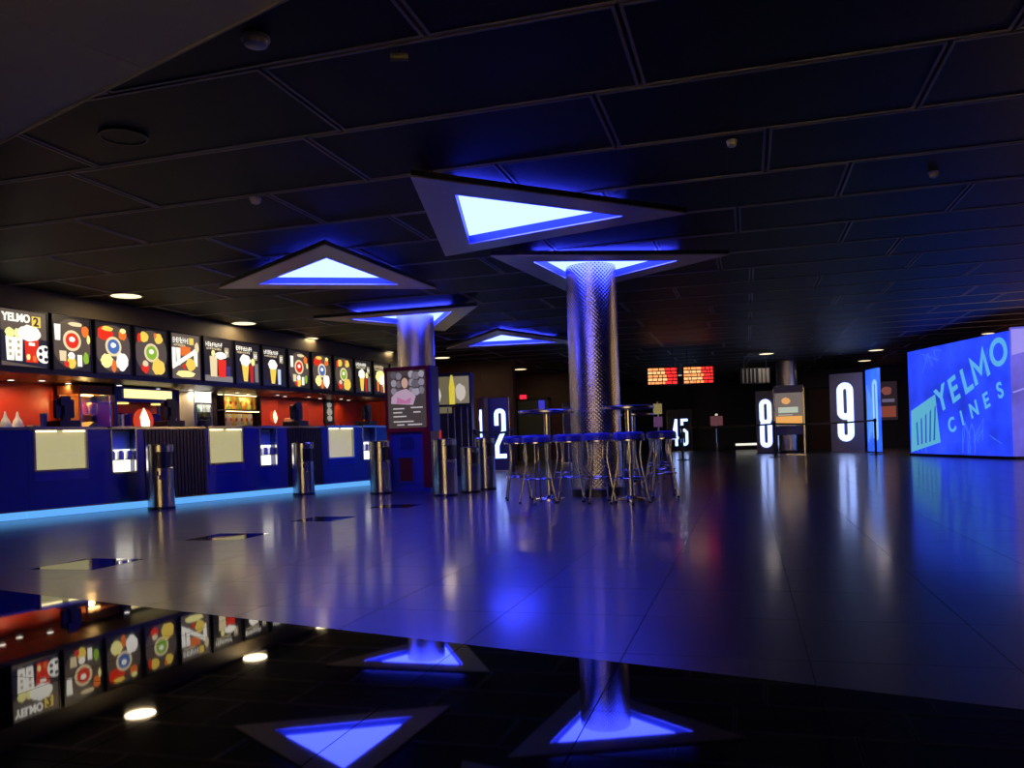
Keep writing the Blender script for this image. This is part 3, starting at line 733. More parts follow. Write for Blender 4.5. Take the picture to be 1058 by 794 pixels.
def snack_shelf():
    t = thing('snack_shelf', 'dark snack rack with two shelves on the red wall', 'shelf', Wp(6.07, 1.42, BT), RZB)
    w = .66
    for x in (-w, -.44, w): obj('upright', box(x - .012, x + .012, -.02, .22, 0, .87), M_dark, t)
    for z in (.22, .54): obj('shelf_board', box(-w, w, -.06, .22, z, z + .025), M_dark, t)
    obj('glow_strip', box(-w + .1, w - .1, .0, .03, .85, .865), em((1, .75, .35), 4), t); obj('glow_strip', box(-.40, w - .1, -.05, -.02, .528, .539), em((1, .75, .35), 5), t)  # lower strip added to brighten the bags on the lower shelf
    return t
snack_shelf()
def bag(label, s, off, z, w, h, m, grp):
    t = thing('snack_bag', label, 'snack bag', Wp(s, off, z), RZB, grp)
    n = 7; v = []
    prof = [(0, .004), (.04, .02), (.3, .045), (.6, .045), (.93, .018), (1, .004)]
    for k, dpt in prof:
        for i in range(n):
            u = i / (n - 1) * 2 - 1; v.append((u * w / 2, -dpt * (1 - u * u * .9), k * h))
    for k, dpt in prof:
        for i in range(n):
            u = i / (n - 1) * 2 - 1; v.append((u * w / 2, dpt * (1 - u * u * .9) * .6, k * h))
    f = []; o = n * len(prof)
    for k in range(len(prof) - 1):
        for i in range(n - 1):
            a = k * n + i; f += [(a, a + 1, a + n + 1, a + n), (o + a, o + a + n, o + a + n + 1, o + a + 1)]
    for i in range(n - 1): f += [(i, o + i, o + i + 1, i + 1)]
    obj('pouch', (v, f), m, t, smooth=True)
    rg = random.Random(int(s * 100)); obj('printed_patch', flat(blob(0, h * .52, w * .28, h * .16, rng=rg), -.048, -.046), mat('bag_print_red', (.6, .08, .04), .4), t)
bc_ = [mat('bag_yellow', (.85, .58, .08), .3), mat('bag_gold', (.80, .42, .06), .3), mat('bag_cream', (.85, .75, .45), .3), mat('bag_green', (.55, .60, .12), .3)]
row_name = {1: 'upper', 0: 'lower'}
for r_ in (1, 0):
    for k in range(7 if r_ else 6):
        s = 5.72 + k * .155
        bag('%s snack bag, %s from the left on the %s shelf' % (['yellow', 'golden', 'cream', 'green-yellow'][(k * 2 + r_) % 4], ORD[k], row_name[r_]), s, 1.50, BT + (.565 if r_ else .245), .145, .27 if r_ else .25, bc_[(k * 2 + r_) % 4], 'snack bags on the %s shelf' % row_name[r_])
for k in range(4): bag('small snack bag on the back counter, %s from the fridge' % ORD[k], 5.14 + k * .11, 1.42, BT, .10, .19, [bc_[1], bc_[2], mat('bag_orange', (.75, .2, .05), .3), bc_[0]][k], 'small bags beside the fridge')
for k in range(5): bag('low snack packet under the shelves, %s from the left' % ORD[k], 5.85 + k * .19, 1.36, BT, .15, .13, [mat('bag_orange', (.75, .2, .05), .3), bc_[2], bc_[1]][k % 3], 'low packets under the snack shelves')
tn = thing('napkin_dispenser', 'white and red napkin dispenser left of the second-bin till', 'dispenser', Wp(7.56, 1.26, BT), RZB)
obj('case', bbox(-.12, .12, -.1, .1, 0, .42, .02), mat('pale_orange', (.75, .30, .18), .4), tn); obj('face', box(-.09, .09, -.104, -.1, .05, .20), M_white, tn); obj('label_band', box(-.10, .10, -.104, -.1, .26, .36), M_white, tn)
tw = thing('wall_poster', 'small black poster with white figures on the red wall', 'poster', Wp(9.62, 1.66, 1.28), RZB)
obj('frame', box(-.20, .20, 0, .03, 0, .56), M_black, tw)
for k, (zz, rr_) in enumerate(((.12, .08), (.28, .10), (.44, .07))): obj('printed_figure', flat(blob(0, zz, .12, rr_, random.Random(k), 14), -.004, 0), ink(190, 190, 180, .5), tw)
for k in range(4):
    t = thing('cup_stack', 'stack of cream paper cups on the far back counter, %s' % ['leftmost', 'second from left', 'third from left', 'rightmost'][k], 'cups', Wp(8.75 + k * .17, 1.24, BT), 0, 'stacks of paper cups')
    for q in range(4): obj('cup', lathe([(.045, q * .05), (.06, q * .05 + .10), (.063, q * .05 + .10)], 14), M_cream, t, smooth=True)

# tall drinks display past the end of the bar
dd = thing('drinks_display', 'tall drinks cabinet with pale posters right of the poster kiosk', 'cabinet', (-6.02, 16.35, 0), R(12))
obj('cabinet', join(box(-.42, .46, .04, .5, 0, 2.2), box(-.42, .46, 0, .04, 0, .35)), M_dark, dd)
obj('header_poster', box(-.40, .04, .0, .038, 1.35, 2.12), ink(120, 112, 80, .7), dd)
obj('right_poster', box(.06, .42, .0, .038, 1.55, 2.12), ink(150, 140, 110, .6), dd)
obj('bottle_picture', flat([(.0, 1.5), (.12, 1.5), (.12, 1.9), (.08, 2.15), (.04, 2.15), (.0, 1.9)], -.006, 0), ink(220, 200, 60, .9), dd)
obj('cup_picture', flat(blob(-.26, 1.72, .09, .22, random.Random(3)), -.006, 0), ink(225, 220, 205, .9), dd)
obj('cup_picture', flat(blob(.24, 1.78, .12, .2, random.Random(4)), -.006, 0), ink(210, 200, 180, .8), dd)
obj('dividing_rail', box(-.42, .46, -.01, .04, 1.48, 1.53), M_black, dd)
for k in range(4): obj('glass_bar', box(-.05 + k * .14, -.03 + k * .14, -.006, .04, .4, 1.46), M_steel, dd)
obj('red_can_panel', box(-.33, -.2, -.004, .038, .5, 1.0), em((.6, .04, .02), .6), dd)

# ------------------------------------------------------------------ POSTER KIOSK
k_ = thing('poster_kiosk', 'red framed poster kiosk with blue steel body before the left column', 'kiosk', (-5.00, 11.72, 0), R(-3))
w = .37
obj('body', join(box(-w + .06, w - .14, .02, .30, .05, .92), box(-w + .03, w - .03, .0, .32, 0, .06)), M_blue, k_)
obj('side_panel', box(w - .14, w - .0, .0, .32, .06, .92), M_redpaint, k_); obj('side_panel', box(-w, -w + .06, .0, .32, .06, .92), M_redpaint, k_)
obj('dispensing_recess', join(box(-.17, .06, -.004, .02, .16, .52)), mat('dark_red_recess', (.12, .005, .01), .4), k_)
obj('recess_frame', join(box(-.20, -.17, -.012, .02, .13, .55), box(.06, .09, -.012, .02, .13, .55), box(-.17, .06, -.012, .02, .13, .16), box(-.17, .06, -.012, .02, .52, .55)), M_blue, k_)
obj('keypad_plate', box(-.14, .08, -.004, .02, .66, .84), mat('dark_blue_plate', (.02, .03, .14), .25), k_)
fr = obj('poster_frame', join(box(-w, w, -.03, .02, .92, .98), box(-w, w, -.03, .02, 1.86, 1.92), box(-w, -w + .045, -.03, .02, .98, 1.86), box(w - .045, w, -.03, .02, .98, 1.86)), M_redpaint, k_)
obj('head_box', box(-w, w + .03, .02, .30, .92, 1.92), M_blue, k_)
ps = obj('poster_sheet', box(-w + .045, w - .045, -.012, .018, .98, 1.86), ink(72, 62, 58, .8), k_)
rg = random.Random(12)
def pp(nm, poly, c, y): return obj(nm, flat(poly, y, -.012), ink(*c, .8), ps)
for q in range(18): pp('printed_backdrop', blob([-.22, -.13, .08, .17, .25, .13][q % 6], 1.80 - .125 * (q // 6) - .02 * (q % 2), .055, .062, rg), (95 + (q * 37) % 80, 88 + (q * 37) % 80, 94 + (q * 37) % 80), -.013 - q * .0001)
pp('printed_hair', blob(-.03, 1.68, .085, .12, rg), (60, 42, 36), -.016)
pp('printed_face', blob(-.03, 1.67, .058, .082, rg, j=.05), (205, 165, 140), -.017)
pp('printed_dress', [(-.27, 1.36), (.10, 1.33), (.15, 1.46), (.05, 1.54), (0, 1.58), (-.07, 1.57), (-.17, 1.54), (-.26, 1.46)], (188, 160, 175), -.018)
pp('printed_sash', [(-.18, 1.36), (.05, 1.35), (.08, 1.45), (-.03, 1.40), (-.16, 1.46)], (190, 115, 150), -.019)
for q, (x0, x1, z) in enumerate(((-.24, -.05, 1.27), (.06, .26, 1.28), (-.24, -.09, 1.21), (.10, .22, 1.21), (-.24, -.02, 1.15), (-.24, .10, 1.07), (-.18, -.06, 1.02), (.0, .24, 1.02))):
    pp('printed_text_line', [(x0, z), (x1, z), (x1, z + .018), (x0, z + .018)], (205, 198, 190), -.015)

# ------------------------------------------------------------------ LITTER BINS
def bin_(label, x, y, h=.83, rz=0, r=.165):
    t = thing('litter_bin', label, 'bin', (x, y, 0), rz, 'cylindrical steel litter bins')
    obj('foot_ring', lathe([(r + .004, 0), (r + .004, .03), (r, .035)], 40), M_black, t, smooth=True)
    z1 = h * .64; z2 = h * .88
    obj('drum', lathe([(r - .003, .03), (r, .035), (r, z1 - .004), (r - .006, z1)], 40), M_steel, t, smooth=True)
    obj('inner_liner', lathe([(r * .86, z1), (r * .86, z2)], 40), M_black, t, smooth=True)
    v, f = [], []; n = 14      # curved steel shield beside the opening
    for i in range(n + 1):
        a = R(170 + 110 * i / n); 
        for rr_, zz in ((r, z1), (r, z2), (r * .93, z2), (r * .93, z1)): v.append((rr_ * math.cos(a), rr_ * math.sin(a), zz))
    for i in range(n):
        for q in range(4): f.append((4 * i + q, 4 * i + (q + 1) % 4, 4 * i + 4 + (q + 1) % 4, 4 * i + 4 + q))
    f += [(0, 3, 2, 1), (4 * n, 4 * n + 1, 4 * n + 2, 4 * n + 3)]
    obj('shield', (v, f), M_steel, t, smooth=True)
    obj('cap', lathe([(r - .004, z2), (r, z2 + .004), (r, h - .012), (r - .012, h), (r * .55, h + .004)], 40), M_steel, t, smooth=True)
    mk = []
    for i in range(5):
        a = R(-75 + 9 * i); c_, s_ = math.cos(a), math.sin(a); rr_ = r + .001; z = z1 - .10 - .05 * (i % 2)
        e = Vector((-s_, c_, 0)) * .012; p = Vector((c_ * rr_, s_ * rr_, z))
        mk.append(([tuple(p - e), tuple(p + e), tuple(p + e + Vector((0, 0, .055))), tuple(p - e + Vector((0, 0, .055))), tuple(p - e + Vector((c_, s_, 0)) * .001), tuple(p + e + Vector((c_, s_, 0)) * .001), tuple(p + e + Vector((c_ * .001, s_ * .001, .055))), tuple(p - e + Vector((c_ * .001, s_ * .001, .055)))],
                   [(0, 3, 2, 1), (4, 5, 6, 7), (0, 1, 5, 4), (2, 3, 7, 6), (1, 2, 6, 5), (3, 0, 4, 7)]))
    obj('printed_mark', join(*mk), mat('violet_mark', (.05, .02, .12), .4), t)
bin_('steel litter bin nearest, against the ribbed counter unit', -7.34, 9.02, .84, R(12))
bin_('steel litter bin standing by the middle of the bar counter', -6.66, 11.42, .81, R(18))
bin_('steel litter bin at the far end of the counter, left of the kiosk', -5.28, 11.28, .79, R(25))
bin_('steel litter bin immediately right of the red kiosk', -4.02, 10.66, .79, R(20))
bin_('shorter steel litter bin behind the one right of the kiosk', -3.86, 11.25, .66, R(20), .14)
bin_('steel litter bin rightmost of the group beside the kiosk', -3.82, 11.85, .79, R(20), .15)

# ------------------------------------------------------------------ HIGH TABLES AND STOOLS
def table(label, x, y, r=.34):
    t = thing('high_table', label, 'table', (x, y, 0), 0, 'round high bar tables')
    obj('base_plate', lathe([(.19, 0), (.19, .012), (.06, .03), (.045, .05)], 36), M_chrome, t, smooth=True)
    obj('pole', lathe([(.038, .04), (.038, 1.05)], 24), M_chrome, t, smooth=True)
    obj('top', lathe([(r - .012, 1.05), (r, 1.056), (r, 1.088), (r - .008, 1.095)], 48), M_tabletop, t, smooth=True)
    obj('edge_band', ring([(r + .001, 1.058), (r + .004, 1.062), (r + .004, 1.082), (r + .001, 1.086)], 48), M_steel, t, smooth=True)
    return t
table('high round table left of the big column with a thin menu holder', -2.36, 9.83, .34)
table('high round table right of the big column', -1.33, 9.62, .30)
table('high round table behind the big column, partly hidden', -1.73, 13.0, .34)
mh = thing('menu_holder', 'thin upright menu holder standing on the left high table', 'menu holder', (-2.41, 9.80, 1.0965), R(50))
obj('foot', box(-.05, .05, -.03, .03, 0, .012), M_chrome, mh); obj('card', box(-.045, .045, -.003, .003, .012, .12), M_white, mh)
def stool_proto():
    t = thing('bar_stool', '', 'stool', (0, 0, 0), 0, 'chrome bar stools around the column')
    st = obj('seat', lathe([(.12, .690), (.160, .696), (.170, .710), (.173, .735), (.170, .765), (.158, .782), (.13, .790), (.05, .791)], 28), M_seat, t, smooth=True)
    obj('seat_rim', ring([(.168, .690), (.176, .694), (.176, .706), (.168, .710)], 28), M_chrome, st, smooth=True)
    for k in range(4):
        a = R(45 + 90 * k); c, s = math.cos(a), math.sin(a)
        P = [(.135, .70), (.125, .62), (.118, .52), (.128, .44), (.155, .30), (.185, .15), (.212, .012)]
        leg = obj('leg', tube([(r * c, r * s, z) for r, z in P], .0115, 8), M_chrome, t, smooth=1.3)
        obj('foot_cap', lathe([(.016, 0), (.016, .02), (.012, .024)], 10, .212 * c, .212 * s), M_black, leg)
    obj('foot_ring', tube([(.158 * math.cos(2 * PI * i / 24), .158 * math.sin(2 * PI * i / 24), .285) for i in range(24)], .009, 6, True), M_chrome, t, smooth=1.3)
    return t
sp_ = stool_proto()
stools = [(-2.74, 9.82, 20, 'bar stool leftmost of the group, beside the left high table'), (-2.33, 9.16, 50, 'bar stool in front of the left high table'),
 (-2.00, 9.44, 10, 'bar stool between the left high table and the big column'), (-2.36, 10.86, 35, 'bar stool behind the big column on its left'),
 (-1.63, 9.20, 25, 'bar stool directly in front of the big column'), (-1.25, 9.01, 60, 'bar stool in front of the right high table, nearest the camera'),
 (-.98, 9.92, 15, 'bar stool rightmost of the group, right of the right high table'), (-1.60, 11.27, 40, 'bar stool behind the big column on its right'),
 (-1.09, 11.13, 5, 'bar stool standing behind the right high table'), (-1.40, 13.62, 30, 'far bar stool right of the rear high table'),
 (-1.30, 12.55, 50, 'far bar stool in front of the rear high table'), (-2.25, 12.75, 15, 'far bar stool left of the rear high table')]
for i, (x, y, a, lb) in enumerate(stools):
    if i == 0: sp_.location = (x, y, 0); sp_.rotation_euler = (0, 0, R(a)); sp_['label'] = lb
    else: dup(sp_, lb, (x, y, 0), R(a))

# ------------------------------------------------------------------ NUMBER SIGNS
M_num = em((.55, .75, 1.5), 1.9)
M_signface = mat('grey_violet_panel', (.42, .36, .48), .5)
M_signblue = mat('blue_sign_panel', (.012, .02, .075), .35)
def sign(label, x, y, rz, W, H, digits, DW, DH, DS, z0, m=M_signface, dx=0, gap=.06):
    t = thing('number_sign', label, 'sign', (x, y, 0), rz, 'tall illuminated auditorium numbers')
    obj('panel', box(-W / 2, W / 2, 0, .10, .03, H), m, t); obj('foot', box(-W / 2 - .03, W / 2 + .03, -.05, .16, 0, .03), M_steel, t)
    obj('edge_trim', join(box(-W / 2 - .006, -W / 2, -.004, .10, .03, H), box(W / 2, W / 2 + .006, -.004, .10, .03, H)), M_steel, t)
    n = len(digits); x0 = dx - (n * DW + (n - 1) * gap) / 2 + DW / 2
    for k, ch in enumerate(digits):
        obj('numeral', tr(digit(ch, DW, DH, DS), x0 + k * (DW + gap), 0, z0), M_num, t)
    return t
sign('tall blue illuminated sign with the numeral 2, left of the bar stools', -5.66, 18.70, R(14), .50, 1.74, '2', .27, 1.18, .10, .31, M_signblue, .03)
sign('narrow edge-on illuminated sign with the numeral 1, left of numeral 2', -5.92, 18.15, R(-50), .40, 1.74, '1', .20, 1.15, .10, .31, M_signblue, 0)
sign('illuminated sign with the numeral 3 mostly hidden behind the big column', -4.84, 23.55, R(12), .62, 1.75, '3', .30, 1.30, .10, .24, M_signblue, .06)
sign('distant illuminated sign with the numerals 45', -2.70, 34.9, R(8), 1.00, 1.75, '45', .29, 1.12, .105, .24, M_signblue, 0, .10)
sign('illuminated sign with the numeral 8 left of the lit poster stand', .58, 28.2, R(-8), .56, 2.05, '8', .38, 1.58, .14, .20, M_signface, .02)
sign('large illuminated sign with the numeral 9 next to a blue lit panel', 2.95, 27.0, R(-23), .98, 2.42, '9', .48, 1.80, .185, .34, M_signface, -.04)
bp_ = thing('blue_light_panel', 'blue lit panel standing at an angle right of the numeral 9', 'light panel', (3.47, 26.70, 0), math.atan2(-.9, .20))
obj('panel', box(0, .92, 0, .08, .03, 2.46), screen_mat('blue_streaked_light', (.03, .14, 1.1), 1.1), bp_)
obj('foot', box(-.02, .94, -.03, .1, 0, .03), M_steel, bp_)
obj('numeral', tr(digit('0', .36, 1.80, .12), .70, 0, .34), em((.25, .55, 1.0), 1.0), bp_)
for k in range(4): obj('light_streak', box(.08 + k * .10, .12 + k * .10, -.006, 0, .3 + .1 * k, 2.0 - .12 * k), em((.12, .40, .95), .9), bp_)

# ------------------------------------------------------------------ BIG BLUE SCREEN
L1 = 4.07
sc_ = thing('cinema_billboard', 'big blue backlit billboard lettered YELMO CINES on the right', 'billboard', (3.94, 22.65, 0), math.atan2(-3.90, 1.17))
obj('backlit_face', box(0, L1, 0, .06, .06, 2.60), screen_mat('blue_backlit_print', (.022, .065, 1.10), 1.0), sc_)
obj('cabinet', box(0, L1 - .40, .06, .30, 0, 2.56), M_dark, sc_); obj('base_rail', box(0, L1, -.03, .06, 0, .06), M_dark, sc_)
M_lt = em((.10, .42, .80), 1.0); M_lt2 = em((.06, .20, .95), 1.0); M_dkb = em((.03, .10, .55), .9)
obj('logo_tile', flat([(.05, .09), (1.42, .34), (1.25, 1.47), (.10, 1.12)], -.006, 0), em((.10, .42, .62), 1.0), sc_)
for k in range(5):
    x = .36 + k * .19; hh = .75 + .09 * k
    obj('logo_bar', flat([(x, .26 + .03 * k), (x + .07, .27 + .03 * k), (x + .04 + .03 * k, hh + .10), (x - .02 + .03 * k, hh + .06)], -.010, -.006), M_dkb, sc_)
for ch, x, z in (('Y', 1.42, 1.03), ('E', 1.98, 1.22), ('L', 2.50, 1.40), ('M', 2.92, 1.56), ('O', 3.58, 1.84)):
    if ch == 'M': obj('letter', tr(stroke([(.06, 0), (.06, .56), (.30, .20), (.54, .56), (.54, 0)], .11, -.012, -.004), x, 0, z, rot=R(21)), M_lt, sc_)
    else: text('letter', ch, .80, M_lt, sc_, (x, -.008, z), R(21), .004, .95, .018)
for ch, x, z in (('C', 1.84, .54), ('I', 2.36, .72), ('N', 2.72, .86), ('E', 3.24, 1.05), ('S', 3.74, 1.24)):
    text('letter', ch, .46, M_lt, sc_, (x, -.008, z), R(19), .004, .95, .010)
rg = random.Random(8)
for k in range(10):     # thin line drawing on the print
    x0, z0 = rg.uniform(.2, 3.6), rg.choice([rg.uniform(1.7, 2.3), rg.uniform(.2, .5)])
    obj('drawn_line', stroke([(x0, z0), (x0 + rg.uniform(-.3, .4), min(2.55, z0 + rg.uniform(.1, .5))), (min(4.0, x0 + rg.uniform(.1, .5)), max(.1, z0 + rg.uniform(-.1, .3)))], .012, -.003, 0), M_lt2, sc_)
for x in (.15, .55, 2.35, 2.62): obj('drawn_tower', stroke([(x, .1), (x, .55), (x + .1, .75), (x + .2, .55), (x + .2, .1)], .014, -.003, 0), M_lt2, sc_)
s2 = thing('side_billboard', 'pale violet backlit panel joining the blue billboard at the right edge', 'billboard', (5.145, 18.69, 0), R(-8))
obj('backlit_face', box(0, 1.22, 0, .06, .06, 2.66), screen_mat('violet_backlit_print', (.13, .11, .72), 1.0), s2)
obj('cabinet', box(.40, 1.22, .06, .25, 0, 2.6), M_dark, s2); obj('base_rail', box(0, 1.22, -.03, .06, 0, .06), M_dark, s2)
obj('printed_band', flat([(.02, 2.1), (.45, 2.2), (.30, 2.62), (.02, 2.62)], -.004, 0), em((.28, .25, .85), 1.0), s2)
obj('printed_stroke', stroke([(.02, 1.35), (.6, 1.55), (1.18, 1.50)], .03, -.004, 0), em((.28, .26, .9), 1.0), s2)

# ------------------------------------------------------------------ LED BOARDS
M_amber = em((1.0, .50, .20), 1.5); M_ledred = em((1.0, .03, .03), 1.4); M_orange = em((1.0, .32, .10), 1.5)
def led(label, x, y, z, seed):
    t = thing('led_timetable', label, 'LED display', (x, y, z), R(16), 'hanging LED timetables')
    W, H = .79, .47
    obj('case', box(0, W, 0, .10, 0, H), M_black, t)
    for a in (.12, W - .12): obj('hanger', tube([(a, .05, H), (a, .05, 2.95 - z)], .008, 6), M_dark, t)
    rg = random.Random(seed)
    for r_ in range(5):
        z0 = .03 + r_ * .086; xx = .02; gA, gR = [], []
        while xx < W - .04:
            wd = rg.uniform(.05, .16); x1 = min(xx + wd, W - .02)
            (gR if x1 > W * .70 else gA).append(box(xx, x1 - .012, -.004, 0, z0, z0 + .060)); xx = x1 + rg.uniform(.002, .012)
        if gA: obj('amber_text_row', join(*gA), M_amber if r_ % 2 else M_orange, t)
        if gR: obj('red_text_row', join(*gR), M_ledred, t)
led('left red and amber LED timetable hanging from the ceiling', -2.40, 21.15, 2.0, 3)
led('right red and amber LED timetable hanging from the ceiling', -1.52, 21.40, 2.0, 6)
lp = thing('louvre_panel', 'pale slatted panel hanging left of the far column', 'panel', (-.12, 24.9, 2.14), R(16))
obj('backing', box(0, .86, .02, .06, 0, .45), M_dark, lp)
for k in range(7): obj('slat', box(.05 + k * .115, .05 + k * .115 + (.03 if k < 4 else .08), -.01, .02, .02, .43), mat('pale_slat', (.35, .34, .30), .4), lp)
for a in (.1, .76): obj('hanger', tube([(a, .04, .45), (a, .04, .81)], .008, 6), M_dark, lp)

# exit sign
ex = thing('exit_sign', 'small red lit sign on the rear wall above the grey-green door', 'sign', (-7.30, 27.10, 2.18), 0)
obj('case', box(-.14, .14, 0, .09, -.09, .09), M_black, ex); obj('lit_face', box(-.12, .12, -.006, 0, -.07, .07), em((1.0, .02, .06), 1.2), ex)

# ------------------------------------------------------------------ POSTER STAND AT THE BACK
pt = thing('poster_stand', 'steel poster stand with warm lit poster right of numeral 8', 'poster stand', (1.22, 25.9, 0), R(-6))
for x in (-.42, .42): obj('post', box(x - .025, x + .025, 0, .06, 0, 2.0), M_steel, pt)
obj('header', box(-.42, .42, -.02, .08, 1.86, 2.08), mat('violet_header', (.10, .09, .22), .35), pt)
pn = obj('poster', box(-.39, .39, 0, .05, .88, 1.86), em((.16, .13, .12), 1.0), pt)
obj('printed_figure', flat(blob(-.08, 1.62, .14, .11, random.Random(1)), -.006, 0), em((.75, .36, .12), 1.0), pn)
obj('printed_title', box(-.30, .26, -.006, 0, 1.26, 1.42), em((.42, .50, .40), 1.0), pn)
obj('printed_band', box(-.37, .37, -.006, 0, .92, 1.16), em((.80, .38, .10), 1.0), pn)
for k in range(3): obj('printed_text_line', box(-.30, .10 + .08 * k, -.008, 0, 1.20 + .11 * k - .01, 1.20 + .11 * k + .01), em((.55, .50, .42), 1.0), pn)
obj('shelf_box', box(-.40, .40, -.04, .12, .60, .86), M_blue, pt); obj('foot_rail', box(-.46, .46, -.12, .16, 0, .04), M_steel, pt)
ss = thing('leaflet_stand', 'distant small stand with pinkish sign on a thin post', 'stand', (-1.16, 33.9, 0), R(4))
obj('post', tube([(0, 0, .02), (0, 0, 1.06)], .025), M_steel, ss); obj('foot', lathe([(.18, 0), (.18, .02), (.05, .03)], 24), M_steel, ss); obj('sign_plate', box(-.24, .24, -.03, -.025, 1.02, 1.40), em((.10, .035, .045), 1.0), ss)
obj('top_lamp', lathe([(.05, 1.42), (.06, 1.46), (.03, 1.50)], 12), em((.6, .55, .4), 1), ss)
ll = thing('floor_light_bar', 'low white light bar lying by the rear wall left of numeral 8', 'light bar', (0.0, 35.3, 0), R(10))
obj('housing', box(-.5, .5, 0, .15, 0, .20), M_dark, ll); obj('lens', box(-.48, .48, -.01, 0, .17, .26), em((.8, .78, .68), 1.2), ll)
cp = thing('lit_wall_poster', 'dim orange poster on the rear wall between numeral 9 and the billboard', 'poster', (5.02, 32.93, .95), 0)
obj('frame', box(-.36, .36, 0, .06, 0, 1.5), M_dark, cp); obj('sheet', box(-.32, .32, -.006, 0, .04, 1.46), em((.02, .012, .018), 1), cp)
obj('printed_figure', flat(blob(-.04, 1.12, .2, .18, random.Random(6)), -.012, -.006), em((.20, .06, .05), 1), cp)
obj('printed_title', box(-.2, .22, -.012, -.006, .7, .82), em((.12, .10, .16), 1), cp); obj('printed_band', box(-.26, .26, -.012, -.006, .15, .55), em((.22, .05, .03), 1), cp)
le = thing('leaflet_rack', 'small leaflet rack with yellow and violet cards behind the right high table', 'rack', (-1.98, 19.3, 0), R(8))
obj('post', tube([(0, 0, .02), (0, 0, 1.5)], .02), M_steel, le); obj('foot', lathe([(.16, 0), (.16, .02), (.04, .03)], 20), M_steel, le)
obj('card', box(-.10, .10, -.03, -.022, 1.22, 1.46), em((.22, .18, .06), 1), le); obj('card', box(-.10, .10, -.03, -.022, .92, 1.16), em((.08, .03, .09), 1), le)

# ------------------------------------------------------------------ BELT BARRIERS
def post(label, x, y, h=.98):
    t = thing('barrier_post', label, 'barrier post', (x, y, 0), 0, 'belt barrier posts')
    obj('base', lathe([(.17, 0), (.17, .012), (.05, .035), (.034, .05)], 28), M_black, t, smooth=True)
    obj('tube', lathe([(.032, .045), (.032, h - .10)], 16), M_black, t, smooth=True)
    obj('belt_head', lathe([(.036, h - .10), (.040, h - .09), (.040, h - .01), (.030, h)], 16), M_black, t, smooth=True)
    return (x, y)
pts = [post('belt barrier post before the numeral 9 panel', 3.34, 24.15), post('belt barrier post before the numeral 8 sign', .73, 23.85), post('belt barrier post right of the numerals 45', -1.75, 23.5)]
pt2 = [post('belt barrier post right of the numeral 2 sign', -4.85, 17.0), post('belt barrier post left of the numeral 1 sign', -5.28, 15.75)]
def belt(label, a, b, z=.93):
    a, b = Vector(a), Vector(b); u = (b - a).normalized(); a += u * .042; b -= u * .042; L = (b - a).length; n = 8; v, f = [], []
    for i in range(n + 1):
        k = i / n; sag = -.04 * 4 * k * (1 - k)
        for yy, zz in ((-.001, -.025), (.001, -.025), (.001, .025), (-.001, .025)): v.append((k * L, yy, sag + zz))
    for i in range(n):
        for q in range(4): f.append((4 * i + q, 4 * i + 4 + q, 4 * i + 4 + (q + 1) % 4, 4 * i + (q + 1) % 4))
    f += [(0, 1, 2, 3), (4 * n, 4 * n + 3, 4 * n + 2, 4 * n + 1)]
    tag(obj('barrier_belt', (v, f), M_black, None, (a.x, a.y, z), math.atan2(u.y, u.x)), label, 'belt', 'retractable barrier belts')
belt('black barrier belt crossing in front of numeral 9', pts[1], pts[0]); belt('black barrier belt left of numeral 8', pts[2], pts[1]); belt('black barrier belt crossing in front of numerals 1 and 2', pt2[1], pt2[0])

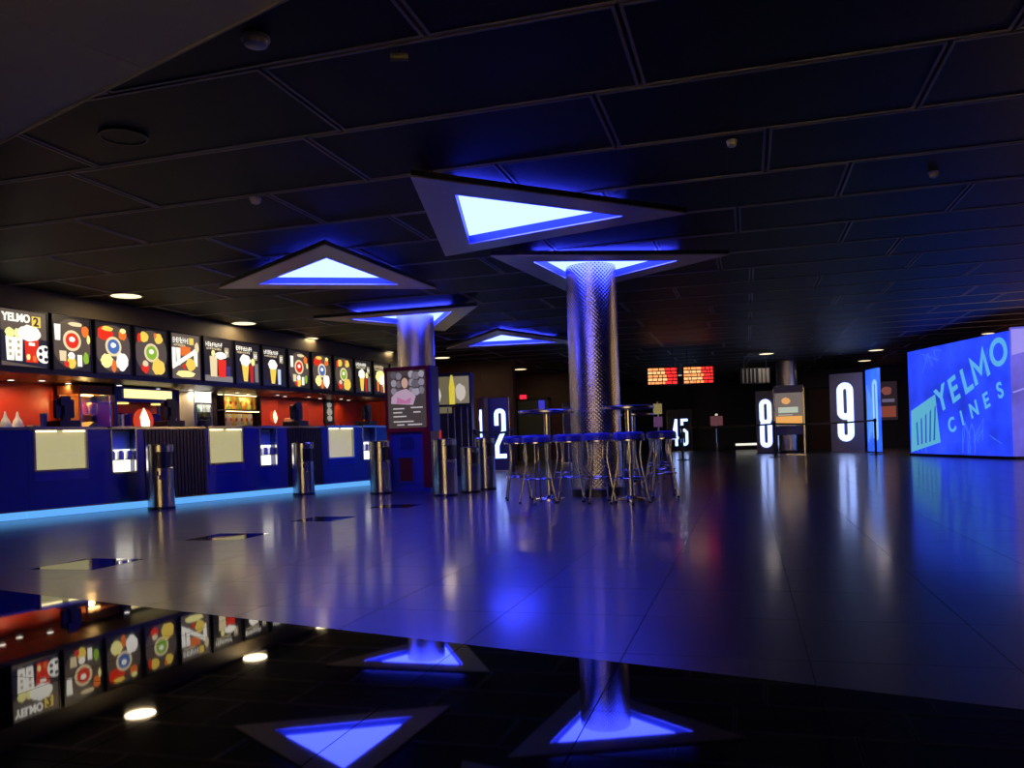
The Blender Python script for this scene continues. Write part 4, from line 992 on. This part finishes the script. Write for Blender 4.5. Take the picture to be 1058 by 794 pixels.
# ------------------------------------------------------------------ CEILING BITS
def detector(label, x, y, r=.06, z=CZ, h=.05):
    t = thing('smoke_detector', label, 'smoke detector', (x, y, z), 0, 'ceiling smoke detectors')
    obj('base', lathe([(r, -.015), (r, 0)], 24), M_white, t); obj('dome', lathe([(r * .45, -h), (r * .8, -h + .008), (r * .9, -.022), (r * .86, -.015)], 24), M_white, t, smooth=True)
detector('smoke detector nearest, beside the grey soffit edge', -2.46, 3.88, .075)
detector('small smoke detector on the ceiling above the apex-pointing coffer', -4.09, 6.36, .05)
detector('dim ceiling detector in the middle of the dark ceiling', -.04, 6.45, .04); detector('dim ceiling detector on the right side of the dark ceiling', 1.63, 7.9, .04)
cs = thing('ceiling_speaker', 'dark round speaker grille flush in the upper-left ceiling', 'speaker', (-4.10, 4.78, CZ), 0)
obj('ring', ring([(.16, -.010), (.16, 0), (.145, 0), (.145, -.010)], 32), M_dark, cs, smooth=True); obj('grille', lathe([(.143, -.006), (.143, 0)], 32), M_panel, cs)
pj = thing('ceiling_sensor', 'small angled ceiling sensor above the nearest coffer', 'sensor', (-1.80, 4.27, CZ), R(20))
obj('arm', tube([(0, 0, 0), (0, 0, -.03)], .01), M_dark, pj); obj('head', tube([(-.05, 0, -.04), (.05, 0, -.04)], .022, 10), mat('grey_plastic', (.10, .10, .10), .5), pj)

# ------------------------------------------------------------------ LAMPS OUT OF VIEW (lobby behind the camera, right-hand wall)
for k, x in enumerate((-2.2, -.4, 1.4)):      # wall washers turned to the cream lobby wall
    t = downlight('lobby wall-washer behind the camera, %s from the left' % ORD[k], x, -3.4, 0, .14, (1.0, .80, .50), 2.85)
    lamp('wash_light', 'SPOT', (1.0, .78, .44), 850, t, (0, 0, -.03), .10, (R(-38), 0, 0), R(105))
downlight('added warm downlight brightening the right wall behind the big blue billboard', 5.75, 22.6, 30, .14, (1.0, .66, .28))  # lamp added to warm the wall panels above the billboard
sc2 = thing('added_uplighter', 'added unseen uplighter on the right-hand wall near the violet billboard, warming the ceiling', 'added lamp', (6.33, 15.2, 2.15), 0)  # unseen lamp added to throw a warm glow on the right ceiling
obj('bowl', lathe([(.03, -.06), (.09, -.02), (.12, .04)], 24), M_steel, sc2, smooth=True); obj('bracket', box(0, .07, -.02, .02, -.05, 0), M_dark, sc2)
lamp('uplighter_fill', 'POINT', (1.0, .62, .24), 120, sc2, (-.02, 0, .12), .05)
